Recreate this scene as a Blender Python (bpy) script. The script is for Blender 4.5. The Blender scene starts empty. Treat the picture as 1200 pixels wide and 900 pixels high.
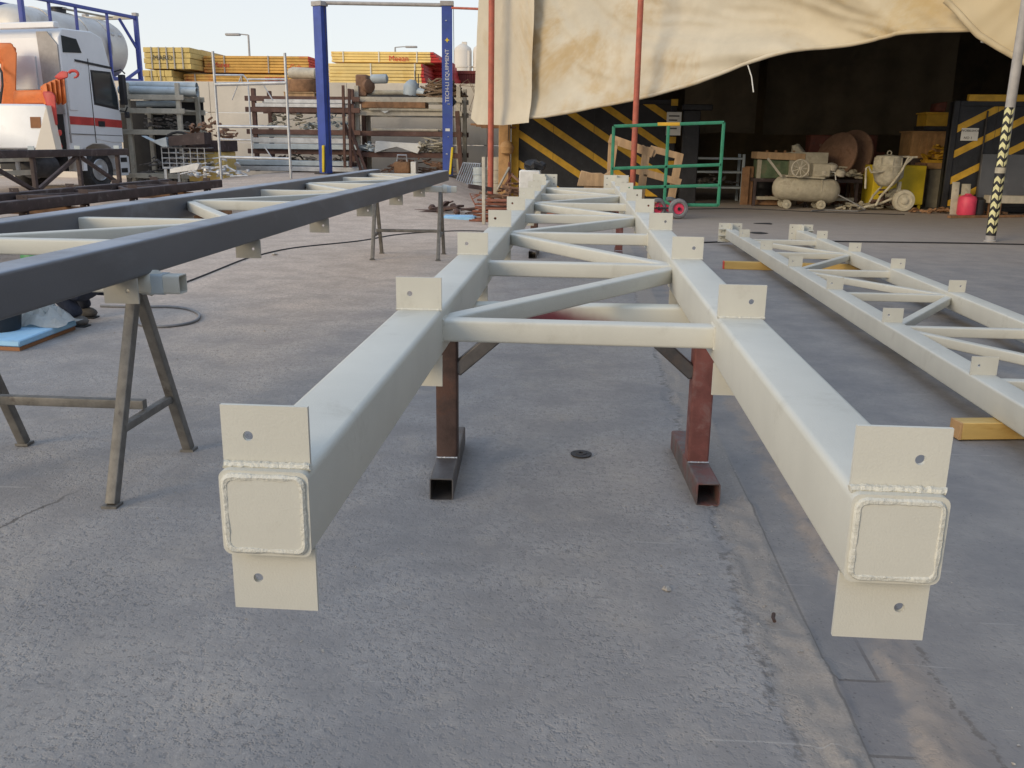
import bpy, bmesh, math, random
import numpy as np
from mathutils import Vector, Matrix, noise as mn
R = math.radians
random.seed(7); rng = np.random.default_rng(7)
SC = bpy.context.scene
COL = SC.collection

# ------------------------------------------------------------------ camera
FPX, PITCH, YAW, ROLL = 1059.2, 0.2617, -0.07052, 0.01268
CAM = Vector((-0.0065, -1.3536, 1.4818))
_F = Vector((math.sin(YAW)*math.cos(PITCH), math.cos(YAW)*math.cos(PITCH), -math.sin(PITCH)))
_R = Vector((math.cos(YAW), -math.sin(YAW), 0)); _U = _R.cross(_F)
_R2 = _R*math.cos(ROLL)+_U*math.sin(ROLL); _U2 = -_R*math.sin(ROLL)+_U*math.cos(ROLL)
cd = bpy.data.cameras.new('camera'); co = bpy.data.objects.new('camera', cd); COL.objects.link(co)
m = Matrix((_R2, _U2, -_F)).transposed().to_4x4(); m.translation = CAM; co.matrix_world = m
cd.sensor_fit = 'HORIZONTAL'; cd.sensor_width = 36; cd.lens = 36*FPX/1200; cd.clip_start = .05; cd.clip_end = 2000
SC.camera = co
def on_z(u, v, z=0.0):      # survey helper: photo pixel -> point at height z
    d = _F+_R2*((u-600)/FPX)-_U2*((v-450)/FPX); t = (z-CAM.z)/d.z; return CAM+d*t
def at_y(u, v, y):          # survey helper: photo pixel -> point at distance y
    d = _F+_R2*((u-600)/FPX)-_U2*((v-450)/FPX); t = (y-CAM.y)/d.y; return CAM+d*t

# ------------------------------------------------------------------ light
SUN_EL, SUN_AZ = R(20), R(224)      # azimuth clockwise from +Y: behind the camera, to the left
w = bpy.data.worlds.new('World'); SC.world = w; w.use_nodes = True
nt = w.node_tree; bg = nt.nodes['Background']; sk = nt.nodes.new('ShaderNodeTexSky')
sk.sky_type = 'NISHITA'; sk.sun_disc = False; sk.sun_elevation = SUN_EL; sk.sun_rotation = SUN_AZ
sk.air_density = 1.0; sk.dust_density = 1.0; sk.ozone_density = 1.0
hz = nt.nodes.new('ShaderNodeMix'); hz.data_type = 'RGBA'; hz.inputs[0].default_value = .52      # milky late-afternoon haze over the clear sky, thickest at the horizon
tcw = nt.nodes.new('ShaderNodeTexCoord'); sxw = nt.nodes.new('ShaderNodeSeparateXYZ'); mrw = nt.nodes.new('ShaderNodeMapRange'); mrw.inputs[1].default_value = 0; mrw.inputs[2].default_value = .85; mrw.inputs[3].default_value = .80; mrw.inputs[4].default_value = .60
nt.links.new(tcw.outputs['Generated'], sxw.inputs[0]); nt.links.new(sxw.outputs[2], mrw.inputs[0]); nt.links.new(mrw.outputs[0], hz.inputs[0])
nt.links.new(sk.outputs[0], hz.inputs[6]); hc_ = nt.nodes.new('ShaderNodeMix'); hc_.data_type = 'RGBA'; hc_.inputs[6].default_value = (5.1, 5.15, 5.25, 1); hc_.inputs[7].default_value = (4.6, 5.8, 7.7, 1)
ms = nt.nodes.new('ShaderNodeMapRange'); ms.interpolation_type = 'SMOOTHSTEP'; ms.inputs[1].default_value = .1; ms.inputs[2].default_value = .9; nt.links.new(sxw.outputs[2], ms.inputs[0]); nt.links.new(ms.outputs[0], hc_.inputs[0]); nt.links.new(hc_.outputs[2], hz.inputs[7])
nt.links.new(hz.outputs[2], bg.inputs[0]); bg.inputs[1].default_value = 0.14
sl = bpy.data.lights.new('sun', 'SUN'); sl.energy = 1.35; sl.angle = R(26); sl.color = (1, .80, .52)
so = bpy.data.objects.new('sun', sl); COL.objects.link(so)
sd = Vector((math.sin(SUN_AZ)*math.cos(SUN_EL), math.cos(SUN_AZ)*math.cos(SUN_EL), math.sin(SUN_EL)))
so.rotation_euler = sd.to_track_quat('Z', 'Y').to_euler(); so.location = (-20, -20, 20)
vs = SC.view_settings; vs.view_transform = 'Standard'; vs.look = 'None'; vs.exposure = 0.36; vs.gamma = 1; vs.use_curve_mapping = False
SC.cycles.max_bounces = 6; SC.cycles.diffuse_bounces = 4

# ------------------------------------------------------------------ materials
def nd(t, ty, ins=None, **pr):
    n = t.nodes.new('ShaderNode'+ty)
    for k, v in pr.items(): setattr(n, k, v)
    for k, v in (ins or {}).items():
        s = n.inputs[k]
        if isinstance(v, bpy.types.NodeSocket): t.links.new(v, s)
        else: s.default_value = v
    return n
def c4(c): return (c[0], c[1], c[2], 1)
def mixc(t, f, a, b, bt='MIX'):
    n = t.nodes.new('ShaderNodeMix'); n.data_type = 'RGBA'; n.blend_type = bt
    for s, v in ((n.inputs[0], f), (n.inputs[6], a), (n.inputs[7], b)):
        if isinstance(v, bpy.types.NodeSocket): t.links.new(v, s)
        elif isinstance(v, (int, float)): s.default_value = v
        else: s.default_value = c4(v)
    return n.outputs[2]
def mrange(t, v, a, b, c=0.0, d=1.0): return nd(t, 'MapRange', {0: v, 1: a, 2: b, 3: c, 4: d}, interpolation_type='SMOOTHSTEP').outputs[0]
def noise(t, vec, sc, det=4, ro=.6, di=0.0): return nd(t, 'TexNoise', {'Vector': vec, 'Scale': sc, 'Detail': det, 'Roughness': ro, 'Distortion': di}).outputs[0]
MATS = {}
def pm(name, col, rough=.55, metal=0.0, var=.12, sc=5.0, bump=.08, bsc=60.0, c2=None, a2=.5, s2=3.0, th=.5, spec=.4, transl=0.0, stretch=None):
    """painted / worn surface: base colour with tonal noise, a second wear colour in blotches, fine relief"""
    ma = bpy.data.materials.new(name); ma.use_nodes = True; t = ma.node_tree; b = t.nodes['Principled BSDF']
    tc = nd(t, 'TexCoord').outputs['Object']
    if stretch: tc = nd(t, 'Mapping', {0: tc, 3: stretch}).outputs[0]
    n1 = noise(t, tc, sc, 5, .62)
    lo = tuple(max(0, x*(1-var)) for x in col); hi = tuple(min(1, x*(1+var)) for x in col)
    c = mixc(t, mrange(t, n1, .3, .7), lo, hi)
    rg = None
    if c2 is not None:
        n2 = noise(t, tc, s2, 6, .7, .4); f = mrange(t, n2, th, th+.16, 0, a2)
        c = mixc(t, f, c, c2); rg = mrange(t, f, 0, 1, rough, min(1, rough+.2))
    t.links.new(c, b.inputs['Base Color']); b.inputs['Metallic'].default_value = metal
    if rg is not None: t.links.new(rg, b.inputs['Roughness'])
    else: t.links.new(mrange(t, n1, .2, .8, max(.05, rough-.08), min(1, rough+.1)), b.inputs['Roughness'])
    b.inputs['Specular IOR Level'].default_value = spec
    if bump:
        bn = nd(t, 'Bump', {'Strength': bump, 'Distance': .01, 'Height': noise(t, tc, bsc, 4, .6)})
        t.links.new(bn.outputs[0], b.inputs['Normal'])
    if transl:
        out = t.nodes['Material Output']; tr = nd(t, 'BsdfTranslucent', {'Color': c})
        mx = nd(t, 'MixShader', {0: transl, 1: b.outputs[0], 2: tr.outputs[0]}); t.links.new(mx.outputs[0], out.inputs[0])
    MATS[name] = ma; return ma
def dust_sheen_top(ma, dust, amt, sc):  # pale dust plus sky sheen put into the colour of upward faces
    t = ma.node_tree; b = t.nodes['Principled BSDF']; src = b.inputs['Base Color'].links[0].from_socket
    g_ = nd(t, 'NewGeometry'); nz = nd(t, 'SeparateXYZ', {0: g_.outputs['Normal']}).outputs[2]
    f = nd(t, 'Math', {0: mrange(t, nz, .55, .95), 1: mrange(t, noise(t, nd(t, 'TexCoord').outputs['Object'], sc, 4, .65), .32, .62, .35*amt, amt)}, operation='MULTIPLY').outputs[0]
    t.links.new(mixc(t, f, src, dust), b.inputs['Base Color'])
CREAM = pm('cream_paint', (.565, .55, .48), .46, 0, .05, 2.5, .12, 240, (.44, .42, .355), .5, 4.5, .56, .35)
WELD = pm('painted_weld', (.60, .585, .51), .45, 0, .06, 30, .5, 130)
HOLE = pm('bolt_hole_steel', (.22, .21, .20), .6, .3)
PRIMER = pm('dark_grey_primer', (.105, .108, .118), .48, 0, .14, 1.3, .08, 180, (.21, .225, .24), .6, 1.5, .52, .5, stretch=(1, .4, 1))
dust_sheen_top(PRIMER, (.33, .36, .41), .8, 2.2)
GREYCLEAT = pm('grey_beige_plate', (.36, .345, .30), .55, 0, .08, 4, .08, 160, (.26, .255, .24), .5, 3, .52)
RUSTBROWN = pm('brown_rusty_steel', (.085, .052, .042), .7, .15, .3, 9, .2, 90, (.16, .08, .055), .6, 6, .5)
REDLEG = pm('red_oxide_steel', (.21, .075, .062), .65, 0, .22, 10, .2, 90, (.30, .20, .18), .5, 7, .5)
BARESTEEL = pm('bare_mill_steel', (.13, .12, .115), .5, .45, .25, 8, .12, 120, (.20, .15, .12), .5, 5, .52)
FOOTRED = pm('grey_steel_with_red_primer', (.15, .13, .125), .55, .3, .2, 8, .12, 120, (.22, .085, .07), .75, 4, .47)
SAW = pm('grey_brown_steel', (.17, .16, .145), .55, .3, .22, 14, .12, 120, (.07, .055, .05), .75, 9, .58)
BROWN = pm('brown_primer_steel', (.058, .040, .038), .7, 0, .25, 4, .15, 60, (.22, .19, .18), .5, 5, .55)
DARKSTEEL = pm('dark_steel', (.045, .043, .045), .6, .2, .3, 5, .15, 60, (.16, .13, .12), .5, 4, .58)
YTIMBER = pm('yellow_formwork_timber', (.55, .36, .115), .6, 0, .18, 5, .15, 80, (.45, .24, .05), .5, 8, .5, stretch=(.15, 1, 1))
REDEND = pm('red_painted_end', (.60, .07, .05), .6, 0, .15, 8)
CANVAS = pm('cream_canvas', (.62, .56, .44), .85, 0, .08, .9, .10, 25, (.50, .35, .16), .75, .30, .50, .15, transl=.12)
def yellow_side(ma):        # canvas colour runs yellower towards the right
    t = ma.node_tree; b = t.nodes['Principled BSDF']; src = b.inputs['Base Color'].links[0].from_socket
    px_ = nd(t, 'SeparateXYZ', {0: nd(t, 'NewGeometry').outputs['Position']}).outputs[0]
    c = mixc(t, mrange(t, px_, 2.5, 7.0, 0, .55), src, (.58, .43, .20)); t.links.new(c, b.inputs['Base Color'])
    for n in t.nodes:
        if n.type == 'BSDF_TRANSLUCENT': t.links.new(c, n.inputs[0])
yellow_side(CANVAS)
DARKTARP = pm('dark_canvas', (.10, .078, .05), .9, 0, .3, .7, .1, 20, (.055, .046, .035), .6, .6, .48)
BLACKP = pm('black_paint', (.021, .021, .024), .55, 0, .3, 3, .2, 30, (.09, .09, .09), .35, 7, .58)
HAZY = pm('hazard_yellow', (.62, .36, .035), .6, 0, .15, 4, .15, 40, (.30, .20, .06), .5, 6, .58)
BLUEP = pm('blue_lift_paint', (.05, .085, .33), .45, 0, .15, 2, .08, 60, (.06, .12, .28), .6, 1.6, .5)
BLUEF = pm('blue_frame_paint', (.06, .08, .30), .5, 0, .15, 3)
YELP = pm('yellow_paint', (.75, .56, .03), .5, 0, .1, 4)
WALLM = pm('cream_wall', (.66, .60, .51), .85, 0, .08, .5, .15, 30, (.50, .45, .38), .5, .8, .52, .2)
WHITEP = pm('white_truck_paint', (.74, .75, .76), .35, 0, .05, 1, .03, 40, (.55, .53, .50), .4, 2, .58, .5)
ORANGE = pm('orange_crane_paint', (.62, .16, .035), .5, 0, .12, 3, .1, 40, (.35, .08, .04), .6, 3, .55)
REDP = pm('red_paint', (.50, .06, .05), .5, 0, .15, 4)
GLASSD = pm('dark_window_glass', (.035, .045, .05), .08, 0, .1, 1, 0, 1, spec=.8)
RUBBER = pm('black_rubber', (.03, .03, .031), .8, 0, .2, 12, .2, 60, (.11, .10, .09), .5, 7, .5)
BLKPL = pm('black_plastic', (.025, .025, .027), .5, 0, .2, 6)
TANKM = pm('dusty_grey_tank', (.60, .57, .52), .45, .15, .1, .8, .05, 30, (.42, .36, .29), .6, .9, .5)
GALV = pm('galvanised_steel', (.50, .51, .52), .45, .55, .15, 5, .08, 60, (.34, .33, .32), .5, 4, .55)
PALESTEEL = pm('pale_blue_grey_steel', (.42, .47, .49), .55, .1, .12, 3, .08, 60, (.25, .24, .23), .5, 4, .58)
RACKP = pm('cream_rack_paint', (.45, .41, .33), .6, 0, .15, 5, .12, 60, (.17, .10, .06), .6, 5, .57)
RACKB = pm('brown_rack_steel', (.11, .058, .045), .7, 0, .25, 5, .15, 60, (.26, .22, .20), .5, 5, .6)
WOOD = pm('pale_raw_wood', (.44, .29, .16), .75, 0, .18, 6, .15, 60, (.28, .17, .09), .5, 5, .52, stretch=(1, 1, .2))
OLDWOOD = pm('old_brown_wood', (.26, .14, .07), .8, 0, .22, 6, .2, 60, (.14, .08, .045), .6, 5, .5)
GREENP = pm('green_frame_paint', (.035, .21, .12), .5, 0, .15, 8, .06, 60, (.09, .25, .17), .5, 6, .55)
PINK = pm('pink_red_rim', (.65, .06, .12), .45, 0, .1, 6)
REDPOLE = pm('red_oxide_pole', (.42, .11, .07), .65, 0, .15, 6, .12, 60, (.30, .14, .10), .6, 4, .52)
GREYPOLE = pm('grey_pole_paint', (.36, .34, .32), .55, 0, .12, 6, .1, 60)
DUSTY = pm('dusty_beige_paint', (.42, .38, .29), .8, 0, .18, 4, .15, 40, (.28, .24, .18), .6, 4, .5)
MIXER = pm('cement_caked_paint', (.50, .46, .36), .9, 0, .18, 9, .4, 60, (.34, .29, .21), .6, 6, .5)
CAKEDGREEN = pm('faded_green_paint', (.10, .14, .075), .75, 0, .2, 6, .12, 50, (.20, .17, .11), .6, 5, .5)
RUSTDISC = pm('brown_rust_drum', (.21, .12, .075), .8, 0, .22, 4, .2, 50, (.12, .055, .035), .6, 4, .5)
DARKRED = pm('dark_red_machine', (.15, .045, .028), .7, 0, .25, 4, .15, 50, (.08, .05, .04), .6, 5, .5)
TANWOOD = pm('tan_plywood', (.46, .27, .12), .75, 0, .15, 5, .1, 50, (.32, .18, .08), .5, 4, .5)
PAPER = pm('white_sign_board', (.70, .69, .64), .7, 0, .05, 6, .05)
PRINT = pm('dark_print', (.06, .055, .05), .7, 0, .1)
REDPRINT = pm('red_print', (.55, .06, .04), .7, 0, .1)
CHEVY = pm('pale_yellow_chevron', (.66, .62, .33), .6, 0, .15, 12)
FOAM = pm('light_blue_foam', (.30, .53, .74), .7, 0, .08, 5, .08, 60, (.50, .62, .72), .5, 6, .55)
BROWNCARD = pm('brown_underside', (.28, .13, .06), .8)
CLOTH = pm('dark_blue_workwear', (.035, .04, .06), .9, 0, .25, 12, .4, 90)
SKIN = pm('skin', (.33, .18, .11), .6, 0, .08)
GLOVE = pm('dark_grey_glove', (.06, .06, .085), .85, 0, .25, 20, .3, 90)
HATG = pm('green_helmet', (.05, .20, .07), .4, 0, .08)
BLUEBAND = pm('blue_band', (.05, .09, .55), .6)
PLASTIC = pm('cloudy_plastic_film', (.62, .62, .58), .35, 0, .1, 8, .5, 14, transl=.35)
SHOE = pm('dusty_grey_shoe', (.13, .12, .11), .8, 0, .2, 15)
HOSE = pm('grey_hose', (.20, .20, .205), .6, 0, .15, 10)
CABLE = pm('black_cable', (.03, .03, .032), .6)
STONE = pm('pale_stone', (.42, .38, .33), .85, 0, .2, 20, .3, 60)
SILO = pm('pale_concrete_silo', (.62, .57, .50), .85, 0, .06, .2, .05, 5)
MAROON = pm('maroon_container', (.20, .045, .035), .65, 0, .15, 1)
REBAR = pm('rusty_rebar', (.26, .105, .065), .8, 0, .25, 10, .3, 80)
SCRAP = pm('mixed_scrap_metal', (.17, .15, .135), .65, .3, .5, 14, .3, 60, (.33, .32, .31), .6, 8, .55)
POLY = pm('white_polystyrene', (.68, .67, .63), .85, 0, .08, 10, .25, 90)
ROPE = pm('brown_wire_rope', (.20, .135, .085), .85, 0, .3, 20, .3, 90)
AMBER = pm('amber_formwork', (.62, .36, .09), .65, 0, .15, 2, .1, 20, (.62, .11, .06), .8, .5, .50)
STACKY = pm('weathered_yellow_timber', (.62, .46, .16), .7, 0, .15, 2, .1, 30, (.42, .28, .10), .5, 2.5, .52)
BRIGHTY = pm('bright_yellow_formwork', (.84, .62, .24), .65, 0, .1, 1.2, .08, 30, (.72, .46, .12), .5, 1.5, .5)
REDFW = pm('red_formwork_end', (.55, .04, .035), .6, 0, .2, 3)

def overspray():
    ma = bpy.data.materials.new('red_beam_with_cream_overspray'); ma.use_nodes = True; t = ma.node_tree; b = t.nodes['Principled BSDF']
    tc = nd(t, 'TexCoord').outputs['Object']; sp = nd(t, 'SeparateXYZ', {0: tc})
    n = noise(t, tc, 3.0, 4, .6); ax = nd(t, 'Math', {0: sp.outputs[0], 1: .12}, operation='ADD').outputs[0]
    ab = nd(t, 'Math', {0: ax}, operation='ABSOLUTE').outputs[0]
    zz = nd(t, 'Math', {0: sp.outputs[2], 1: 3.2, 2: -2.35}, operation='MULTIPLY_ADD').outputs[0]
    s = nd(t, 'Math', {0: ab, 1: zz}, operation='ADD').outputs[0]
    s = nd(t, 'Math', {0: n, 1: .35, 2: s}, operation='MULTIPLY_ADD').outputs[0]
    t.links.new(mixc(t, mrange(t, s, .28, .62), (.17, .035, .045), (.63, .615, .53)), b.inputs['Base Color'])
    b.inputs['Roughness'].default_value = .55; return ma
OVERSPRAY = overspray()

# ------------------------------------------------------------------ mesh helpers
class MB:
    def __init__(s): s.V = []; s.F = []
    def add(s, vs, fs):
        o = len(s.V); s.V += [Vector(v) for v in vs]; s.F += [tuple(i+o for i in f) for f in fs]; return s
    def box(s, c, d, rz=0, rx=0, ry=0):
        M = Matrix.Rotation(rz, 3, 'Z') @ Matrix.Rotation(ry, 3, 'Y') @ Matrix.Rotation(rx, 3, 'X'); c = Vector(c)
        vs = [c+M @ Vector((x*d[0]/2, y*d[1]/2, z*d[2]/2)) for z in (-1, 1) for y in (-1, 1) for x in (-1, 1)]
        return s.add(vs, [(0, 2, 3, 1), (4, 5, 7, 6), (0, 1, 5, 4), (2, 6, 7, 3), (0, 4, 6, 2), (1, 3, 7, 5)])
    def b2(s, a, b): return s.box([(a[i]+b[i])/2 for i in range(3)], [abs(b[i]-a[i]) for i in range(3)])
    def frame(s, p, q, up=(0, 0, 1)):
        p, q = Vector(p), Vector(q); t = (q-p).normalized(); u = Vector(up)
        if abs(t.dot(u)) > .98: u = Vector((0, 1, 0))
        r = t.cross(u).normalized(); return p, q, r, r.cross(t)
    def sweep(s, p, q, prof, up=(0, 0, 1), cap=True):
        p, q, r, u = s.frame(p, q, up); n = len(prof)
        vs = [p+r*a+u*b for a, b in prof]+[q+r*a+u*b for a, b in prof]
        fs = [(i, (i+1) % n, n+(i+1) % n, n+i) for i in range(n)]
        if cap: fs += [tuple(range(n))[::-1], tuple(range(n, 2*n))]
        return s.add(vs, fs)
    def bar(s, p, q, wd, ht, up=(0, 0, 1)):
        a, b = wd/2, ht/2; return s.sweep(p, q, [(-a, -b), (a, -b), (a, b), (-a, b)], up)
    def rsec(s, wd, ht, r, k=4):
        pr = []
        for cx, cy, a0 in ((wd/2-r, ht/2-r, 0), (-wd/2+r, ht/2-r, 90), (-wd/2+r, -ht/2+r, 180), (wd/2-r, -ht/2+r, 270)):
            for i in range(k+1):
                a = R(a0+90*i/k); pr.append((cx+r*math.cos(a), cy+r*math.sin(a)))
        return pr
    def shs(s, p, q, wd, ht=None, r=None, up=(0, 0, 1), k=3): ht = ht or wd; return s.sweep(p, q, s.rsec(wd, ht, r or wd*.12, k), up)
    def hollow(s, p, q, wd, ht, r, t, up=(0, 0, 1), k=3):
        p, q, rr, u = s.frame(p, q, up); A = s.rsec(wd, ht, r, k); B = s.rsec(wd-2*t, ht-2*t, max(r-t, .002), k); n = len(A)
        vs = [e+rr*a+u*b for e in (p, q) for pr in (A, B) for a, b in pr]; fs = []
        for i in range(n):
            j = (i+1) % n
            fs += [(i, j, 2*n+j, 2*n+i), (n+j, n+i, 3*n+i, 3*n+j), (j, i, n+i, n+j), (2*n+i, 2*n+j, 3*n+j, 3*n+i)]
        return s.add(vs, fs)
    def tube(s, pts, r, n=8, closed=False):
        P = [Vector(p) for p in pts]; m = len(P); rs = r if isinstance(r, (list, tuple)) else [r]*m
        nrm = None; base = len(s.V); 
        for i in range(m):
            t = (P[(i+1) % m]-P[i-1]) if closed else (P[min(i+1, m-1)]-P[max(i-1, 0)])
            t.normalize()
            if nrm is None:
                nrm = t.cross(Vector((0, 0, 1)));
                if nrm.length < .05: nrm = t.cross(Vector((0, 1, 0)))
            nrm = (nrm-t*nrm.dot(t)).normalized(); bi = t.cross(nrm)
            for k in range(n):
                a = 2*math.pi*k/n; s.V.append(P[i]+(nrm*math.cos(a)+bi*math.sin(a))*rs[i])
        for i in range(m if closed else m-1):
            for k in range(n):
                a = base+i*n; b = base+((i+1) % m)*n; s.F.append((a+k, b+k, b+(k+1) % n, a+(k+1) % n))
        if not closed: s.F += [tuple(base+k for k in range(n)), tuple(base+(m-1)*n+k for k in range(n))[::-1]]
        return s
    def cyl(s, p, q, r, n=12, r2=None): return s.tube([p, q], [r, r if r2 is None else r2], n)
    def lathe(s, prof, c, ax=(0, 0, 1), n=20, cap=True):
        ax = Vector(ax).normalized(); u = ax.orthogonal().normalized(); v = ax.cross(u); c = Vector(c); m = len(prof); base = len(s.V)
        for r, h in prof:
            for k in range(n): a = 2*math.pi*k/n; s.V.append(c+ax*h+(u*math.cos(a)+v*math.sin(a))*r)
        for i in range(m-1):
            for k in range(n): a = base+i*n; b = a+n; s.F.append((a+k, a+(k+1) % n, b+(k+1) % n, b+k))
        if cap: s.F += [tuple(base+k for k in range(n))[::-1], tuple(base+(m-1)*n+k for k in range(n))]
        return s
    def prism(s, pts, d):       # 3-D polygon extruded by vector d
        P = [Vector(p) for p in pts]; n = len(P); d = Vector(d)
        return s.add(P+[p+d for p in P], [tuple(range(n))[::-1], tuple(range(n, 2*n))]+[(i, (i+1) % n, n+(i+1) % n, n+i) for i in range(n)])
    def plate_hole(s, o, ux, uz, th, wd, ht, hx, hz, hr):   # plate with a round hole; o corner, ux, uz unit axes, th vector
        o, ux, uz, th = Vector(o), Vector(ux), Vector(uz), Vector(th)
        an = [2*math.pi*k/20 for k in range(20)]+[math.atan2(z-hz, x-hx) % (2*math.pi) for x in (0, wd) for z in (0, ht)]; an = sorted(an)
        inn, out = [], []
        for a in an:
            c, si = math.cos(a), math.sin(a); ts = []
            if c > 1e-9: ts.append((wd-hx)/c)
            if c < -1e-9: ts.append(-hx/c)
            if si > 1e-9: ts.append((ht-hz)/si)
            if si < -1e-9: ts.append(-hz/si)
            t = min(ts); out.append((hx+c*t, hz+si*t)); inn.append((hx+c*hr, hz+si*hr))
        n = len(an); L = inn+out
        vs = [o+ux*x+uz*z for x, z in L]+[o+ux*x+uz*z+th for x, z in L]; fs = []
        for i in range(n):
            j = (i+1) % n
            fs += [(i, j, n+j, n+i), (2*n+j, 2*n+i, 3*n+i, 3*n+j), (n+i, n+j, 3*n+j, 3*n+i), (j, i, 2*n+i, 2*n+j)]
        return s.add(vs, fs)
    def build(s, name, mat, parent=None, bevel=0.0, smooth=40, seg=1, **tags):
        off = Vector((0, 0, 0)); p = parent
        while p is not None: off += p.location; p = p.parent
        me = bpy.data.meshes.new(name); me.from_pydata([tuple(v-off) for v in s.V], [], s.F)
        bm = bmesh.new(); bm.from_mesh(me)
        bmesh.ops.recalc_face_normals(bm, faces=bm.faces)
        if bevel:
            es = [e for e in bm.edges if len(e.link_faces) == 2 and e.calc_face_angle(0) > .6]
            bmesh.ops.bevel(bm, geom=es, offset=bevel, segments=seg, affect='EDGES', profile=.5, clamp_overlap=True)
        bm.to_mesh(me); bm.free()
        if smooth:
            me.polygons.foreach_set('use_smooth', [True]*len(me.polygons)); me.set_sharp_from_angle(angle=R(smooth))
        me.materials.append(mat)
        o = bpy.data.objects.new(name, me); COL.objects.link(o); o.parent = parent
        for k, v in tags.items(): o[k] = v
        return o
def tag(o, label, cat, group=None):
    o['label'] = label; o['category'] = cat
    if group: o['group'] = group
    return o
def thing(name, label, cat, loc=(0, 0, 0), group=None):
    o = bpy.data.objects.new(name, None); COL.objects.link(o); o.location = loc; o.empty_display_size = .1
    return tag(o, label, cat, group)
def dup(root, loc=None, rz=None, label=None):
    def cp(o, par):
        c = o.copy(); COL.objects.link(c); c.parent = par
        for ch in list(o.children): cp(ch, c)
        return c
    r = cp(root, None)
    if loc is not None: r.location = loc
    if rz is not None: r.rotation_euler = (0, 0, rz)
    if label: r['label'] = label
    return r
def text_part(name, txt, size, M, mat, parent, ext=.002):
    cu = bpy.data.curves.new('t', 'FONT'); cu.body = txt; cu.size = size; cu.extrude = ext; cu.align_x = 'CENTER'; cu.align_y = 'CENTER'; cu.resolution_u = 2
    to = bpy.data.objects.new('t', cu); COL.objects.link(to); dg = bpy.context.evaluated_depsgraph_get()
    me = bpy.data.meshes.new_from_object(to.evaluated_get(dg)); bpy.data.objects.remove(to)
    off = Vector((0, 0, 0)); p = parent
    while p is not None: off += p.location; p = p.parent
    me.transform(Matrix.Translation(-off) @ M); me.materials.clear(); me.materials.append(mat)
    o = bpy.data.objects.new(name, me); COL.objects.link(o); o.parent = parent; return o
def MX(origin, xa, ya):
    xa, ya = Vector(xa).normalized(), Vector(ya).normalized(); za = xa.cross(ya)
    m = Matrix((xa, ya, za)).transposed().to_4x4(); m.translation = Vector(origin); return m
def sstep(a, b, x):
    t = min(1, max(0, (x-a)/(b-a))); return t*t*(3-2*t)

# ------------------------------------------------------------------ ground
def gz(x, y):       # the yard climbs a little towards the back left
    return .55*sstep(13.5, 23, y)*sstep(-1.7, -3.8, x)*(1-.72*sstep(-8.5, -11.5, x))
def axis(parts):
    out = []
    for a, b, st in parts: out += list(np.arange(a, b, st))
    return np.array(out+[parts[-1][1]])
xs = axis([(-400, -60, 40), (-60, -20, 5), (-20, -5, .6), (-5, -2.4, .13), (-2.4, .5, .04), (.5, 1.3, .016), (1.3, 3.4, .05), (3.4, 10, .5), (10, 40, 3), (40, 400, 40)])
ys = axis([(-60, -4, 4), (-4, -1, .3), (-1, 3.2, .028), (3.2, 7, .07), (7, 14, .25), (14, 30, .5), (30, 60, 5), (60, 600, 60)])
X, Y = np.meshgrid(xs, ys)
def vnoise(x, y, sc, seed):     # value noise
    x = x*sc+seed*17.3; y = y*sc+seed*9.1; xi = np.floor(x).astype(np.int64); yi = np.floor(y).astype(np.int64)
    fx = x-xi; fy = y-yi; fx = fx*fx*(3-2*fx); fy = fy*fy*(3-2*fy)
    def h(a, b):
        n = (a*374761393+b*668265263+seed*1442695) & 0x7fffffff; n = ((n ^ (n >> 13))*1274126177) & 0x7fffffff; return (n ^ (n >> 16))/0x7fffffff
    return (h(xi, yi)*(1-fx)+h(xi+1, yi)*fx)*(1-fy)+(h(xi, yi+1)*(1-fx)+h(xi+1, yi+1)*fx)*fy
Z = np.vectorize(gz)(X, Y)
near = np.clip((8-Y)/4, 0, 1)*np.clip((X+3.5), 0, 1)*np.clip((4-X), 0, 1)
rag = (vnoise(X, Y, 6, 3)-.5)*.11+(vnoise(X, Y, 22, 4)-.5)*.05
SS = lambda a, b, v: (lambda t: t*t*(3-2*t))(np.clip((v-a)/(b-a), 0, 1))
slab = 1-SS(.60, .64, X+rag+.02)                             # rough slab edge stands proud of the worn trench
crust = SS(.58, .64, X+rag)*(1-SS(.755, .765, X+.015*np.sin(Y*5)))
right = SS(.93, .99, X+rag*1.3)
H = slab*.016+crust*(.002+.034*vnoise(X, Y, 12, 5)*vnoise(X, Y, 34, 6))+right*.010
H += right*(1-SS(.98, 1.12, X+rag))*.016*vnoise(X, Y, 28, 8)
H += (vnoise(X, Y, 1.3, 1)-.5)*.012+((vnoise(X, Y, 18, 2)-.5)*.003+(vnoise(X, Y, 33, 9)-.5)*.003)*(.25+.75*slab)
Z = Z+(H-.016)*near
nx, ny = len(xs), len(ys)
ii, jj = np.meshgrid(np.arange(nx-1), np.arange(ny-1)); a = (jj*nx+ii).ravel()
faces = np.stack([a, a+1, a+1+nx, a+nx], 1)
me = bpy.data.meshes.new('ground'); me.from_pydata(np.stack([X.ravel(), Y.ravel(), Z.ravel()], 1).tolist(), [], faces.tolist())
me.polygons.foreach_set('use_smooth', [True]*len(me.polygons))
ground = bpy.data.objects.new('ground', me); COL.objects.link(ground); ground['kind'] = 'structure'
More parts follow.
